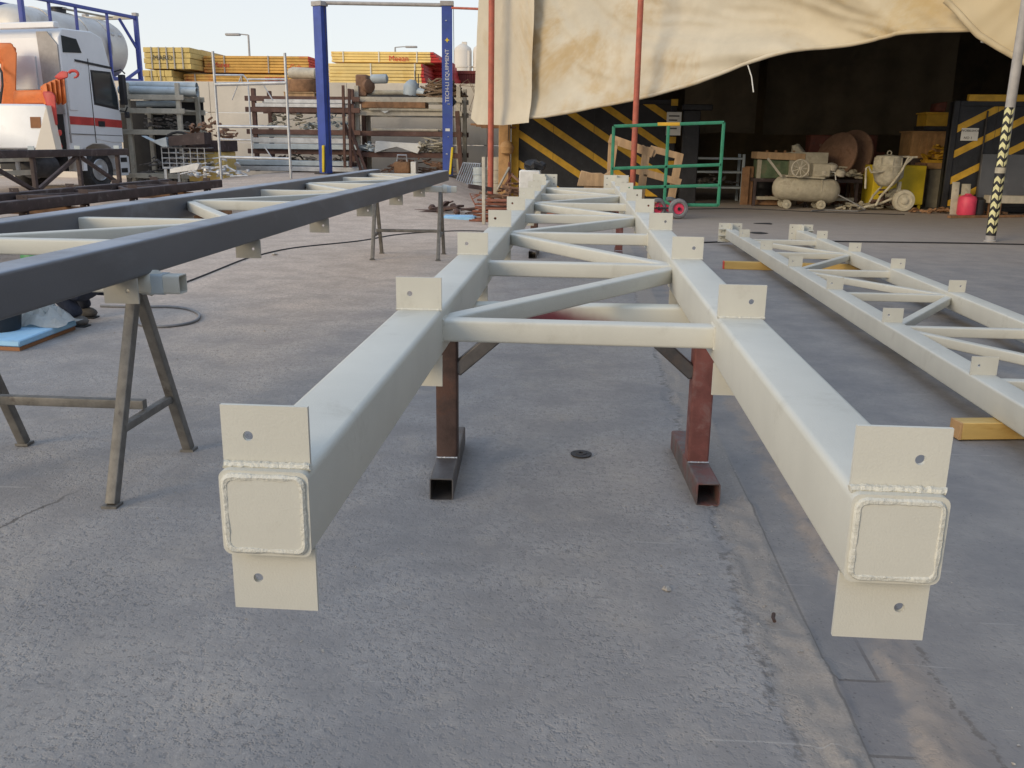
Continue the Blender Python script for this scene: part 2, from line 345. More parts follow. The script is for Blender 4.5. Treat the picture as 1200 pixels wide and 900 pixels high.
def ground_mat():
    ma = bpy.data.materials.new('yard_concrete'); ma.use_nodes = True; t = ma.node_tree; b = t.nodes['Principled BSDF']
    P = nd(t, 'NewGeometry').outputs['Position']; sp = nd(t, 'SeparateXYZ', {0: P}); x, y = sp.outputs[0], sp.outputs[1]
    M = lambda op, a, b_, c=0.0: nd(t, 'Math', {0: a, 1: b_, 2: c}, operation=op).outputs[0]
    nb = noise(t, P, .55, 3, .6); nm = noise(t, P, 2.6, 4, .65); nf = noise(t, P, 24, 3, .7); nff = noise(t, P, 110, 1, .7)
    base = mixc(t, mrange(t, nm, .3, .7), (.135, .133, .137), (.185, .182, .186))
    base = mixc(t, mrange(t, nb, .42, .66, 0, .55), base, (.215, .205, .198))
    base = mixc(t, mrange(t, nf, .40, .68, 0, .38), base, (.125, .125, .13))
    base = mixc(t, mrange(t, noise(t, P, 1.4, 3, .6), .46, .66, 0, .5), base, (.124, .124, .130))
    base = mixc(t, mrange(t, noise(t, P, 4.5, 2, .6), .54, .70, 0, .35), base, (.205, .192, .180))
    # right-hand slab: smoother and darker
    xr = M('MULTIPLY_ADD', nm, .22, M('MULTIPLY_ADD', nf, .07, M('ADD', x, -.145)))
    fr = mrange(t, xr, .60, .70)
    smooth = mixc(t, mrange(t, nm, .3, .72), (.112, .111, .116), (.150, .146, .145))
    smooth = mixc(t, mrange(t, noise(t, P, 1.1, 2, .7), .56, .72, 0, .45), smooth, (.075, .075, .08))
    col = mixc(t, fr, base, smooth)
    # mortar crust and brown ragged seam
    f1 = M('MULTIPLY', mrange(t, xr, .57, .62), mrange(t, M('MULTIPLY_ADD', nf, .02, x), .80, .765))
    col = mixc(t, M('MULTIPLY', f1, .75), col, mixc(t, nff, (.135, .122, .112), (.215, .198, .182)))
    f2 = M('MULTIPLY', mrange(t, xr, .885, .95), mrange(t, xr, 1.10, 1.0))
    f2 = M('MULTIPLY', f2, mrange(t, nm, .3, .6, .3, .95))
    col = mixc(t, f2, col, mixc(t, nf, (.125, .108, .096), (.195, .172, .155)))
    # square repair patches between the seams
    pt = nd(t, 'TexBrick', {'Vector': P, 'Scale': 1.0, 'Mortar Size': .006, 'Brick Width': .9, 'Row Height': .34, 'Color1': (1, 1, 1, 1), 'Color2': (.82, .82, .86, 1), 'Mortar': (.55, .52, .5, 1)})
    fp = M('MULTIPLY', mrange(t, x, .765, .775), M('MULTIPLY', mrange(t, xr, .93, .89), mrange(t, y, 1.35, 1.05)))
    col = mixc(t, M('MULTIPLY', fp, .8), col, mixc(t, 1.0, col, pt.outputs[0], 'MULTIPLY'))
    # blown sand towards the back left, dust in the working area
    ys_ = M('MULTIPLY_ADD', nb, 5.0, M('MULTIPLY_ADD', nm, 2.0, y)); fs = M('MULTIPLY', mrange(t, ys_, 7.0, 12.5), mrange(t, M('MULTIPLY_ADD', nb, 2.2, x), 1.2, -1.2))
    sand = mixc(t, mrange(t, nm, .3, .7), (.245, .205, .175), (.345, .295, .255))
    sand = mixc(t, mrange(t, nf, .4, .7, 0, .6), sand, (.19, .155, .132))
    col = mixc(t, M('MULTIPLY', fs, .9), col, sand)
    fd = M('MULTIPLY', mrange(t, ys_, 12, 19), mrange(t, x, -1, 1.5)); col = mixc(t, M('MULTIPLY', fd, .55), col, (.235, .205, .18))
    # dust film patches
    col = mixc(t, mrange(t, noise(t, P, 1.7, 3, .72), .60, .78, 0, .24), col, (.27, .25, .23))
    # speckle: pits and chips
    vo = nd(t, 'TexVoronoi', {'Vector': P, 'Scale': 46.0}); sp1 = mrange(t, vo.outputs[0], .22, .12, 0, 1)
    spk = M('MULTIPLY', sp1, mrange(t, noise(t, P, 7, 1), .48, .62)); col = mixc(t, M('MULTIPLY', spk, .55), col, (.055, .053, .053))
    # one long crack across the left slab
    c1, c2_ = on_z(-20, 628), on_z(108, 566); cdv = (c2_-c1).normalized(); ln = (c2_-c1).length
    rx, ry = M('ADD', x, -c1.x), M('ADD', y, -c1.y)
    al = M('ADD', M('MULTIPLY', rx, cdv.x), M('MULTIPLY', ry, cdv.y)); pe = M('SUBTRACT', M('MULTIPLY', rx, cdv.y), M('MULTIPLY', ry, cdv.x))
    pe = M('ABSOLUTE', M('MULTIPLY_ADD', nm, .10, M('MULTIPLY_ADD', nf, .045, M('ADD', pe, -.072))), 0.0)
    fc = M('MULTIPLY', mrange(t, pe, .011, .004), M('MULTIPLY', mrange(t, al, -.1, .0), mrange(t, al, ln, ln-.3)))
    col = mixc(t, M('MULTIPLY', fc, .75), col, (.05, .046, .044))
    # dark ragged edges of both seams, the left with its shadow line painted in
    fe = M('MULTIPLY', mrange(t, M('ABSOLUTE', M('ADD', xr, -.585), 0.0), .022, .006), mrange(t, nf, .42, .6)); col = mixc(t, M('MULTIPLY', fe, .5), col, (.06, .055, .052))
    fe2 = M('MULTIPLY', mrange(t, M('ABSOLUTE', M('ADD', xr, -1.07), 0.0), .014, .004), mrange(t, nf, .40, .55)); col = mixc(t, M('MULTIPLY', fe2, .6), col, (.065, .058, .052))
    fe3 = M('MULTIPLY', mrange(t, M('ABSOLUTE', M('ADD', x, -.768), 0.0), .006, .002), mrange(t, y, 3.2, 2.4)); col = mixc(t, M('MULTIPLY', fe3, .5), col, (.06, .055, .05))
    # aggregate grain: bump shading put into colour, dark pits beside pale grains
    ng = noise(t, P, 44, 2, .72); gk = M('MULTIPLY', mrange(t, fr, 0, 1, 1, .45), mrange(t, M('ADD', nb, M('MULTIPLY', nm, .6)), .62, .98, .15, 1.0))
    col = mixc(t, M('MULTIPLY', mrange(t, ng, .44, .32), M('MULTIPLY', gk, .40)), col, (.062, .061, .063))
    col = mixc(t, M('MULTIPLY', mrange(t, ng, .60, .72), M('MULTIPLY', gk, .26)), col, (.30, .285, .275))
    # scuffs
    mp = nd(t, 'Mapping', {0: P, 2: (0, 0, .6), 3: (1.2, 26, 1)}); sc_ = noise(t, mp.outputs[0], 1.3, 3, .6)
    col = mixc(t, mrange(t, sc_, .66, .74, 0, .35), col, (.27, .265, .26))
    col = nd(t, 'VectorMath', {0: col, 1: (1.93, 1.83, 1.69)}, operation='MULTIPLY').outputs[0]
    t.links.new(col, b.inputs['Base Color'])
    t.links.new(mrange(t, nf, .2, .8, .68, .92), b.inputs['Roughness']); b.inputs['Specular IOR Level'].default_value = .25
    h = M('MULTIPLY_ADD', nff, .25, M('MULTIPLY_ADD', mrange(t, ng, .34, .50), .5, M('MULTIPLY', nf, .8)))
    st = M('MULTIPLY', mrange(t, fr, 0, 1, .62, .28), mrange(t, nm, .38, .62, .45, 1.0))
    bn = nd(t, 'Bump', {'Strength': st, 'Distance': .0105, 'Height': h}); t.links.new(bn.outputs[0], b.inputs['Normal'])
    return ma
me.materials.append(ground_mat())

# ------------------------------------------------------------------ trusses
def truss(name, label, cat, x0, W, zt, nodes, y_a, y_b, par, chordm, webm, top, bot, a=0.0, near_caps=False, far_plates=False, web=None, beads=(), b=.15, hc=.105, group=None, bot_m=None, wy=None):
    """two box chords joined by square-tube struts and zig-zag diagonals; bolt cleats at every node"""
    root = thing(name, label, cat, (x0+W/2, y_a, 0), group)
    d = Vector((math.sin(a), math.cos(a), 0)); s = Vector((math.cos(a), -math.sin(a), 0)); o = Vector((x0, 0, 0))-d*0
    pt = lambda x, y, z: Vector((x0, nodes[0], 0))+s*x+d*(y-nodes[0])+Vector((0, 0, z))
    Up = Vector((0, 0, 1)); bm_ = bot_m or webm
    for side in (0, 1):
        xc = b/2 if side == 0 else W-b/2
        ch = MB().shs(pt(xc, y_a, zt-b/2), pt(xc, y_b, zt-b/2), b, b, .0145, k=4).build('chord', chordm, root)
        if near_caps:
            MB().shs(pt(xc, y_a-.0045, zt-b/2), pt(xc, y_a+.003, zt-b/2), b-.020, b-.020, .012).build('end_cap', webm, ch)
            pr = MB().rsec(b-.021, b-.021, .013, 4); pts = []; rs = []
            for i in range(len(pr)):
                p0, p1 = pr[i], pr[(i+1) % len(pr)]; L = math.hypot(p1[0]-p0[0], p1[1]-p0[1]); k = max(1, int(L/.0045))
                for j in range(k):
                    f = j/k; pts.append(pt(xc+p0[0]+(p1[0]-p0[0])*f, y_a-.0008+random.uniform(-.0004, .0004), zt-b/2+p0[1]+(p1[1]-p0[1])*f)); rs.append(.0062+.0022*mn.noise(Vector((len(pts)*.23, xc*9, 0)))+random.uniform(-.0003, .0003))
            MB().tube(pts, rs, 7, True).build('weld_bead', WELD, ch)
            pts = [pt(xc-.074+.148*i/40, y_a+.021+random.uniform(-.001, .001), zt+.002+random.uniform(-.001, .001)) for i in range(41)]
            MB().tube(pts, [.0068+.002*mn.noise(Vector((i*.4, xc, 3)))+random.uniform(-.0004, .0004) for i, _ in enumerate(pts)], 7).build('weld_bead', WELD, ch)
        if far_plates:
            oo = -1 if side == 0 else 1
            MB().b2(pt(xc-.175, y_b, zt-.20), pt(xc+.175, y_b+.012, zt+.085)).build('end_plate', webm, ch) if a == 0 else None
            MB().b2(pt(xc-.006, y_b-.16, zt), pt(xc+.006, y_b, zt+.085)).build('stiffener', webm, ch)
            for zz in (zt-.19, zt-.10, zt-.005):
                MB().b2(pt(xc+oo*.076, y_b-.09, zz), pt(xc+oo*.172, y_b, zz+.01)).build('gusset', webm, ch)
            for zz in (zt+.04, zt-.05, zt-.15):
                for xx in (-.13, .13):
                    MB().cyl(pt(xc+xx, y_b-.0015, zz), pt(xc+xx, y_b+.001, zz), .009, 10).build('bolt_hole', HOLE, ch)
    # cleats
    for k, yn in enumerate(nodes):
        for side in (0, 1):
            xo = .001 if side == 0 else W-.147
            hx = .044 if side == 0 else .146-.044
            yy = yn+(.024 if near_caps and k == 0 else 0)
            hb_ = hc if not (near_caps and k == 0) else .116
            if top(k): MB().plate_hole(pt(xo, yy, zt-.001), s, Up, d*.008, .146, hc, hx, hc*.5, .0085).build('cleat', webm, root)
            if bot(k): MB().plate_hole(pt(xo, yy+.005, zt-b-hb_+.001), s, Up, d*.008, .146, hb_, hx, hb_*.5, .0085).build('cleat', bm_, root)
        if k in beads:
            for side in (0, 1):
                xo = .0 if side == 0 else W-.148
                pts = [pt(xo+.148*i/30, yn-.001, zt+.001) for i in range(31)]
                MB().tube([p+Vector((0, random.uniform(-.001, .001), 0)) for p in pts], [.0042+random.uniform(-.001, .001) for _ in pts], 6).build('weld_bead', WELD, root)
    # struts and diagonals
    sw = .071; zs = zt-.068; cn = nodes; base_pt = pt; y00 = nodes[0]; nodes = wy or nodes
    pt = lambda x, y, z: Vector((x0, y00, 0))+s*x+d*(y-y00)+Vector((0, 0, z))
    sn = [k for k in range(len(nodes)) if web(k)]
    for k in sn:
        MB().shs(pt(b-.003, nodes[k]+sw/2, zs), pt(W-b+.003, nodes[k]+sw/2, zs), sw, sw, .009).build('strut', webm, root)
        if k in beads:
            for side in (0, 1):
                xx = b if side == 0 else W-b
                P = [pt(xx, nodes[k]-.002, zs-sw/2), pt(xx, nodes[k]-.002, zs+sw/2), pt(xx, nodes[k]+sw, zs+sw/2+.001)]
                pts = [P[0].lerp(P[1], i/14) for i in range(14)]+[P[1].lerp(P[2], i/14) for i in range(15)]
                MB().tube(pts, [.0045+random.uniform(-.0015, .0015) for _ in pts], 6).build('weld_bead', WELD, root)
    for k in sn:
        if k+1 not in sn and k+1 >= len(nodes): continue
        ya, yb = nodes[k]+sw*1.5+.012, nodes[k+1]-sw*.55
        left_first = (k % 2 == par)
        p, q = (pt(b+.004, ya, zs-.003), pt(W-b-.004, yb, zs-.003)) if left_first else (pt(W-b-.004, ya, zs-.003), pt(b+.004, yb, zs-.003))
        dd = (q-p).normalized()*.028
        MB().shs(p-dd, q+dd, sw-.003, sw-.004, .009).build('diagonal', webm, root)
    return root
N1 = [0]+[1.48+1.49*k for k in range(7)]
truss('steel_truss', 'long cream painted box-section truss on trestles, in the middle of the yard', 'truss', -.583, 1.166, .958, N1, .0, 11.91, 1, CREAM, CREAM,
      lambda k: True, lambda k: True, near_caps=True, far_plates=True, web=lambda k: k > 0, beads=(1, 2, 3))
N2 = [2.198+1.528*k for k in range(-2, 7)]
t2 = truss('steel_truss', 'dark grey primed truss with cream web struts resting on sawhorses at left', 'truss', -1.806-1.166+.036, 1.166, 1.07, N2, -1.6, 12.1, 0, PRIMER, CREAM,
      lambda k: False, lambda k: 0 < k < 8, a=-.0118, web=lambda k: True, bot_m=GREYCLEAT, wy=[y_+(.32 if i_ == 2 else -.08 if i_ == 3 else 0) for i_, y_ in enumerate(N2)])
N3 = [11.52-1.55*k for k in range(6, -1, -1)]
truss('steel_truss', 'pale cream truss lying low on yellow timber bearers at right', 'truss', 2.222, 1.206, .245, N3, 1.2, 12.75, 0, CREAM, CREAM,
      lambda k: True, lambda k: False, far_plates=True, web=lambda k: True)

# ------------------------------------------------------------------ trestles under the cream truss
def trestle(label, loc, rz):
    t = thing('trestle', label, 'trestle', (0, 0, 0), 'steel trestles under the cream truss')
    MB().shs((-.62, 0, .755), (.62, 0, .755), .1, .1, .012).build('top_beam', OVERSPRAY, t)
    for sx, ma in ((-1, RUSTBROWN), (1, REDLEG)):
        MB().hollow((sx*.567, -.31, .05), (sx*.567, .42, .05), .1, .1, .010, .005).build('foot', BARESTEEL if sx < 0 else FOOTRED, t)
        MB().shs((sx*.567, 0, .1), (sx*.567, 0, .704), .095, .095, .011, up=(0, 1, 0)).build('post', ma, t)
        MB().bar((sx*.528, 0, .50), (sx*.30, 0, .70), .06, .06, up=(0, 1, 0)).build('brace', BARESTEEL, t, bevel=.005)
        pts = [(sx*.567-.047+.094*i/24, -.049+random.uniform(-.001, .001), .102) for i in range(25)]
        MB().tube(pts, [.004+random.uniform(-.001, .001) for _ in pts], 6).build('weld_bead', GALV, t)
    t.location = loc; t.rotation_euler = (0, 0, rz); return t
tr = trestle('near red and brown steel trestle with open box feet under the cream truss', (-.005, 2.56, -.004), R(3))
dup(tr, (-.03, 10.85, 0), R(-1), 'far steel trestle with open box feet under the back half of the cream truss')

# ------------------------------------------------------------------ sawhorses under the dark truss
def sawhorse(label):
    t = thing('sawhorse', label, 'sawhorse', (0, 0, 0), 'steel sawhorses under the dark truss')
    MB().hollow((-.68, 0, .88), (.63, 0, .88), .08, .08, .010, .005).build('top_beam', CREAM, t)
    for sx in (-.42, .42):
        for sy in (-1, 1):
            lg = MB().shs((sx+.01*sy, sy*.355, .012), (sx, sy*.02, .84), .045, .045, .005, up=(1, 0, 0)).build('leg', SAW, t)
            MB().box((sx+.01*sy, sy*.357, .006), (.065, .06, .012)).build('foot_plate', SAW, lg)
        MB().shs((sx, -.235, .30), (sx, .235, .30), .035, .035, .004).build('cross_brace', SAW, t)
    MB().shs((-.42, -.02, .345), (.42, -.02, .345), .04, .04, .004).build('stretcher', SAW, t)
    MB().shs((.50, 0, .88), (.56, 0, .88), .087, .087, .012).build('tape_wrap', PALESTEEL, t)
    MB().tube([(.43+.02*i, .0+.01*math.sin(i*2), .885+.004*math.cos(i*3)) for i in range(6)], [.046, .054, .056, .057, .05, .045], 9).build('paper_wrap', CREAM, t)
    return t
s1 = sawhorse('near steel sawhorse with splayed legs and taped box beam under the dark truss'); s1.location = (-2.31, 2.365, 0)
dup(s1, (-2.22, 10.45, 0), R(4), 'far steel sawhorse under the back end of the dark truss')

# ------------------------------------------------------------------ timber bearers under the right truss
def bearer(label, p, q, h, endm=REDEND):
    p, q = Vector(p), Vector(q); t = thing('timber_bearer', label, 'timber beam', (p+q)/2, 'yellow timber bearers')
    t.location.z = 0; z = Vector((0, 0, h/2)); d = (q-p).normalized()
    MB().bar(p+z, q+z, .10, h).build('beam', YTIMBER, t, bevel=.004)
    MB().bar(p+z-d*.012, p+z+d*.001, .1015, h+.001).build('painted_end', endm, t, bevel=.002)
    return t
bearer('yellow timber bearer under the near end of the low cream truss', (2.02, 3.36, .001), (3.9, 3.62, .001), .092, TANWOOD)
bearer('red-ended yellow timber bearer under the far half of the low cream truss', (1.80, 9.98, .001), (3.75, 9.9, .001), .092)

# ------------------------------------------------------------------ small things on the yard floor
g = on_z(681, 533); g.z = .0
MB().lathe([(.011, .002), (.05, .002), (.052, .004), (.052, .007), (.028, .008), (.026, .012), (.012, .012), (.011, .009), (.011, .002)], g, n=28, cap=False).build('grinding_disc', DARKSTEEL, None)
tag(bpy.data.objects['grinding_disc'], 'worn dark grinding disc lying flat on the concrete between the trestle feet', 'grinding disc')
def rock(name, label, p, s, mat):
    m_ = MB().lathe([(s*.3, 0), (s*.9, s*.15), (s, s*.45), (s*.6, s*.8), (s*.2, s*.9)], p, n=8)
    m_.V = [v+Vector((random.uniform(-1, 1), random.uniform(-1, 1), random.uniform(-.4, .4)))*s*.28 for v in m_.V]
    return tag(m_.build(name, mat, None, smooth=25), label, name.replace('_', ' '))
rock('stone', 'pale chipped stone on the concrete below the near end of the truss', on_z(781, 692, .0), .016, STONE)
pp = on_z(906, 724, .012); m_ = MB().tube([pp+Vector((0, -.022, 0)), pp, pp+Vector((.006, .022, .003))], .006, 6)
tag(m_.build('bolt_scrap', RUSTBROWN), 'rusty bolt stub lying in the mortar crust below the right chord', 'bolt')
for i, (u, v, s_) in enumerate([(300, 380, .03), (615, 688, .006), (131, 712, .005), (795, 745, .006), (905, 690, .007), (367, 300, .03), (1085, 354, .03)]): pass
rock('stone', 'small white stone beside the cable on the sandy floor', on_z(322, 299, 0), .035, STONE)
gm = MB()
for i in range(520):        # loose grit
    if i < 330: x, y = random.uniform(-1.8, 1.6), random.uniform(-.3, 3.6)
    elif i < 430: x, y = .68+random.gauss(0, .045), random.uniform(.2, 3.2)
    else: x, y = random.uniform(-4.5, -1.2), random.uniform(4, 11)
    s_ = random.choice((.0022, .003, .0035, .0055)) * (1 if i < 430 else 2.4); c = Vector((x, y, .001+s_*.3 if not .62 < x < .95 else -.006+s_))
    vs_ = [c+Vector((random.uniform(-1, 1), random.uniform(-1, 1), random.uniform(-.5, .6)))*s_ for _ in range(6)]
    gm.add(vs_, [(0, 1, 2), (0, 2, 3), (0, 3, 4), (1, 2, 5), (2, 3, 5), (3, 4, 5), (0, 1, 4), (1, 4, 5)])
o = gm.build('grit', STONE, None, smooth=0); o['kind'] = 'stuff'; o['label'] = 'loose grit scattered over the concrete'
def poly_on_ground(px, r, mat, name, label, cat, n=6, lift=0):
    P = [on_z(u, v, 0) for u, v in px]; Q = []
    for i in range(len(P)-1):          # Catmull-Rom
        p0, p1, p2, p3 = P[max(i-1, 0)], P[i], P[i+1], P[min(i+2, len(P)-1)]
        for k in range(6):
            t = k/6; Q.append(.5*((2*p1)+(p2-p0)*t+(2*p0-5*p1+4*p2-p3)*t*t+(3*p1-p0-3*p2+p3)*t**3))
    Q.append(P[-1])
    for q in Q: q.z = gz(q.x, q.y)+r+lift
    return tag(MB().tube(Q, r, n).build(name, mat), label, cat)
poly_on_ground([(118, 360), (165, 361), (200, 361), (222, 364), (234, 371), (226, 379), (196, 384), (168, 383), (157, 376)], .012, HOSE, 'hose', 'grey rubber hose curled in a loop behind the near sawhorse', 'hose', 8)
poly_on_ground([(212, 334), (245, 321), (282, 306), (302, 300), (345, 291), (420, 283), (470, 275), (540, 271), (600, 273)], .009, CABLE, 'cable', 'black cable running across the sandy floor behind the dark truss', 'cable')
poly_on_ground([(822, 285), (900, 283), (1000, 284), (1075, 285), (1140, 286), (1230, 288)], .012, CABLE, 'cable', 'black cable on the concrete passing the foot of the chevron pole', 'cable')
poly_on_ground([(560, 243), (700, 247), (860, 245), (960, 249), (1060, 252)], .01, CABLE, 'cable', 'dark cable along the front of the covered workshop', 'cable')
for i, (u, v, lab) in enumerate([(895, 262, 'dark wet leaf scrap on the concrete behind the low truss, left one'), (888, 273, 'dark wet leaf scrap on the concrete behind the low truss, front one')]):
    c = on_z(u, v, .004); pts = [c+Vector((math.cos(a)*random.uniform(.1, .22), math.sin(a)*random.uniform(.1, .25), 0)) for a in [k*.785 for k in range(8)]]
    tag(MB().prism(pts, (0, 0, .004)).build('rubber_scrap', RUBBER), lab.replace('wet leaf', 'rubber'), 'rubber scrap')

# ------------------------------------------------------------------ worker behind the dark truss, foam board, bucket
def skin_figure(name, verts, edges, radii, mat, parent, sub=2):
    me = bpy.data.meshes.new(name); me.from_pydata(verts, edges, []); ob = bpy.data.objects.new(name, me); COL.objects.link(ob); ob.parent = parent
    me.materials.append(mat); sm = ob.modifiers.new('skin', 'SKIN'); sm.use_smooth_shade = True
    for i, r in enumerate(radii): me.skin_vertices[0].data[i].radius = (r, r) if not isinstance(r, tuple) else r
    me.skin_vertices[0].data[0].use_root = True
    ss = ob.modifiers.new('sub', 'SUBSURF'); ss.levels = sub; ss.render_levels = sub; return ob
wk = thing('person', 'crouching worker in dark workwear and green hard hat behind the dark truss', 'person', (-4.05, 5.6, 0))
V_ = [(.08, .10, .30), (-.02, .06, .42), (-.13, .03, .46), (-.20, 0, .465), (-.235, -.01, .475),           # 0 pelvis .. 4 neck
      (.06, -.06, .28), (-.20, -.12, .44), (.02, -.06, .13), (.03, -.06, .07),                           # near leg 5-8
      (.05, .24, .28), (-.26, .26, .40), (-.10, .30, .14), (-.09, .30, .07),                             # far leg 9-12
      (-.17, -.17, .50), (-.34, -.20, .36), (-.36, -.12, .20), (-.37, -.11, .15),                       # near arm 13-16
      (-.15, .20, .50), (-.36, .24, .38), (-.46, .12, .24), (-.48, .10, .19)]
E_ = [(0, 1), (1, 2), (2, 3), (3, 4), (0, 5), (5, 6), (6, 7), (7, 8), (0, 9), (9, 10), (10, 11), (11, 12), (2, 13), (13, 14), (14, 15), (15, 16), (2, 17), (17, 18), (18, 19), (19, 20)]
RA = [.15, .15, .16, .10, .055, .10, .085, .065, .07, .10, .085, .06, .065, .065, .052, .042, .04, .065, .052, .042, .04]
skin_figure('body', V_, E_, RA, CLOTH, wk)
def ell(c, r, n=16, m_=10, bump=None):
    mb = MB(); pr = []
    for i in range(m_+1):
        a = -math.pi/2+math.pi*i/m_; pr.append((max(.0008, math.cos(a)), math.sin(a)))
    mb.lathe(pr, (0, 0, 0), n=n); mb.V = [Vector((v.x*r[0], v.y*r[1], v.z*r[2]))+Vector(c) for v in mb.V]; return mb
W_ = Vector((-4.05, 5.6, 0))
hd = ell(W_+Vector((-.265, -.01, .525)), (.095, .075, .115)).build('head', SKIN, wk, smooth=180)
ell(W_+Vector((-.357, -.01, .51)), (.02, .014, .02), 8, 6).build('nose', SKIN, hd, smooth=180)
for sy in (-1, 1):
    ell(W_+Vector((-.255, -.01+sy*.076, .52)), (.02, .012, .03), 8, 6).build('ear', SKIN, hd, smooth=180)
    ell(W_+Vector((-.345, -.01+sy*.033, .54)), (.01, .012, .008), 8, 6).build('eye', PRINT, hd, smooth=180)
MB().box(W_+Vector((-.347, -.01, .473)), (.012, .04, .006)).build('mouth', PRINT, hd)
ht = MB().lathe([(.155, 0), (.15, .008), (.118, .012), (.115, .05), (.095, .095), (.05, .122), (.01, .128)], W_+Vector((-.265, -.01, .52)), (-.12, 0, 1), 24).build('hard_hat', HATG, wk, smooth=50)
MB().box(W_+Vector((-.135, -.02, .555)), (.05, .06, .05)).build('ear_muff', BLUEBAND, ht, bevel=.012)
for (cx, cy, lab) in ((.0, -.06, 1), (-.12, .30, 0)):
    sh = ell(W_+Vector((cx, cy, .045)), (.135, .052, .055), 14, 8); sh.V = [Vector((v.x, v.y, max(v.z, .012))) for v in sh.V]
    so_ = sh.build('shoe', SHOE, wk, smooth=60); MB().box(W_+Vector((cx, cy, .007)), (.25, .095, .013)).build('sole', RUBBER, so_, bevel=.004)
for (hx, hy, hz) in ((-.375, -.105, .125), (-.49, .095, .16)):
    base = W_+Vector((hx, hy, hz)); ob = ell(base, (.035, .042, .05), 10, 8).build('glove', GLOVE, wk, smooth=180)
    for k in range(4):
        y0 = -.032+.021*k; L = (.055, .068, .064, .05)[k]
        MB().tube([base+Vector((-.012, y0, -.03)), base+Vector((-.032, y0, -.03-L*.5)), base+Vector((-.024, y0, -.03-L))], [.0105, .010, .008], 7).build('finger', GLOVE, ob)
    MB().tube([base+Vector((.0, -.035, .0)), base+Vector((-.03, -.052, -.03)), base+Vector((-.045, -.045, -.05))], [.012, .011, .009], 7).build('thumb', GLOVE, ob)
fb = thing('foam_board', 'light blue foam board on the floor beside the crouching worker', 'board', (-4.5, 5.1, 0))
MB().prism([(-3.93, 4.63, .03), (-3.95, 5.42, .03), (-5.3, 5.55, .03), (-5.3, 4.75, .03)], (0, 0, .05)).build('slab', FOAM, fb, bevel=.01)
MB().prism([(-3.94, 4.64, .002), (-3.96, 5.41, .002), (-5.3, 5.54, .002), (-5.3, 4.76, .002)], (0, 0, .027)).build('backing', BROWNCARD, fb)
bk = thing('bucket', 'black plastic bucket standing on the blue foam board', 'bucket', (-4.28, 4.98, .081))
MB().lathe([(.125, .0), (.13, .01), (.165, .29), (.172, .30), (.165, .302), (.158, .295), (.12, .03), (.01, .028)], (-4.28, 4.98, .081), n=24).build('body', BLKPL, bk)
MB().tube([(-4.28+.17*math.cos(a), 4.98+.03, .081+.27-.12*abs(math.sin(a))) for a in [math.pi*k/10 for k in range(11)]], .004, 6).build('handle', GALV, bk)
n_ = 14; vs_ = []
for i in range(n_):
    for j in range(n_):
        x = -4.32+.42*i/(n_-1); y = 5.08+.36*j/(n_-1); vs_.append((x, y, .083+.13*max(0, 1-((i-6.5)/7)**2-((j-6.5)/7)**2)*(.6+.8*random.random())))
fs_ = [(i*n_+j, i*n_+j+1, (i+1)*n_+j+1, (i+1)*n_+j) for i in range(n_-1) for j in range(n_-1)]
tag(MB().add(vs_, fs_).build('plastic_film', PLASTIC, smooth=20), 'crumpled cloudy plastic film on the blue foam board', 'plastic film')

# ------------------------------------------------------------------ brown trusses stacked at the far left
N4 = [5.6+1.5*k for k in range(8)]
truss('steel_truss', 'brown primed truss lying flat, upper of the two stacked before the truck', 'truss', -8.35, 1.2, .68, N4, 5.0, 16.7, 0, BROWN, BROWN, lambda k: True, lambda k: True, web=lambda k: True, hc=.06)
truss('steel_truss', 'dark steel truss lying flat, lower of the two stacked before the truck', 'truss', -7.85, 1.2, .40, N4, 4.8, 16.3, 1, DARKSTEEL, DARKSTEEL, lambda k: False, lambda k: False, web=lambda k: True)
for i, y in enumerate((7.3, 11.2, 15.1)):
    lab = ('nearest', 'middle', 'farthest')[i]
    tag(MB().box((-7.35, y, .125+gz(-7.35, y)), (1.9, .16, .249)).build('timber_block', OLDWOOD, bevel=.006), lab+' timber block under the stacked brown trusses', 'timber block')
    tag(MB().box((-7.75, y+.02, .46), (1.3, .1, .118)).build('timber_packer', OLDWOOD, bevel=.005), lab+' packer lying between the two stacked brown trusses', 'timber packer')
ug = thing('lattice_girder', 'dark brown lattice girder standing on edge in front of the truck', 'girder', (-10.2, 13, 0))
MB().shs((-10.2, 7, 1.16), (-10.2, 18.9, 1.16), .14, .14, .012).build('chord', BROWN, ug)
MB().shs((-10.2, 7, .42), (-10.2, 18.9, .42), .14, .14, .012).build('chord', BROWN, ug)
yy = 7.3
while yy < 18.8:
    MB().shs((-10.2, yy, .49), (-10.2, yy, 1.09), .08, .08, .008, up=(0, 1, 0)).build('vertical', BROWN, ug)
    MB().box((-10.2, yy, 1.262), (.12, .02, .075)).build('cleat', PALESTEEL, ug)
    if yy+1.6 < 18.9:
        k = int((yy-7.3)/1.6+.1) % 2; z0, z1 = (.50, 1.08) if k else (1.08, .50)
        MB().shs((-10.2, yy+.08, z0), (-10.2, yy+1.52, z1), .07, .07, .008).build('diagonal', BROWN, ug)
    yy += 1.6
for i, y in enumerate((8, 13, 18)):
    tag(MB().box((-10.2, y, .175+gz(-10.2, y)/2), (.5, .3, .35-gz(-10.2, y)*.999)).build('concrete_block', GREYPOLE, bevel=.01), ('near', 'middle', 'far')[i]+' concrete block under the upright lattice girder', 'concrete block')

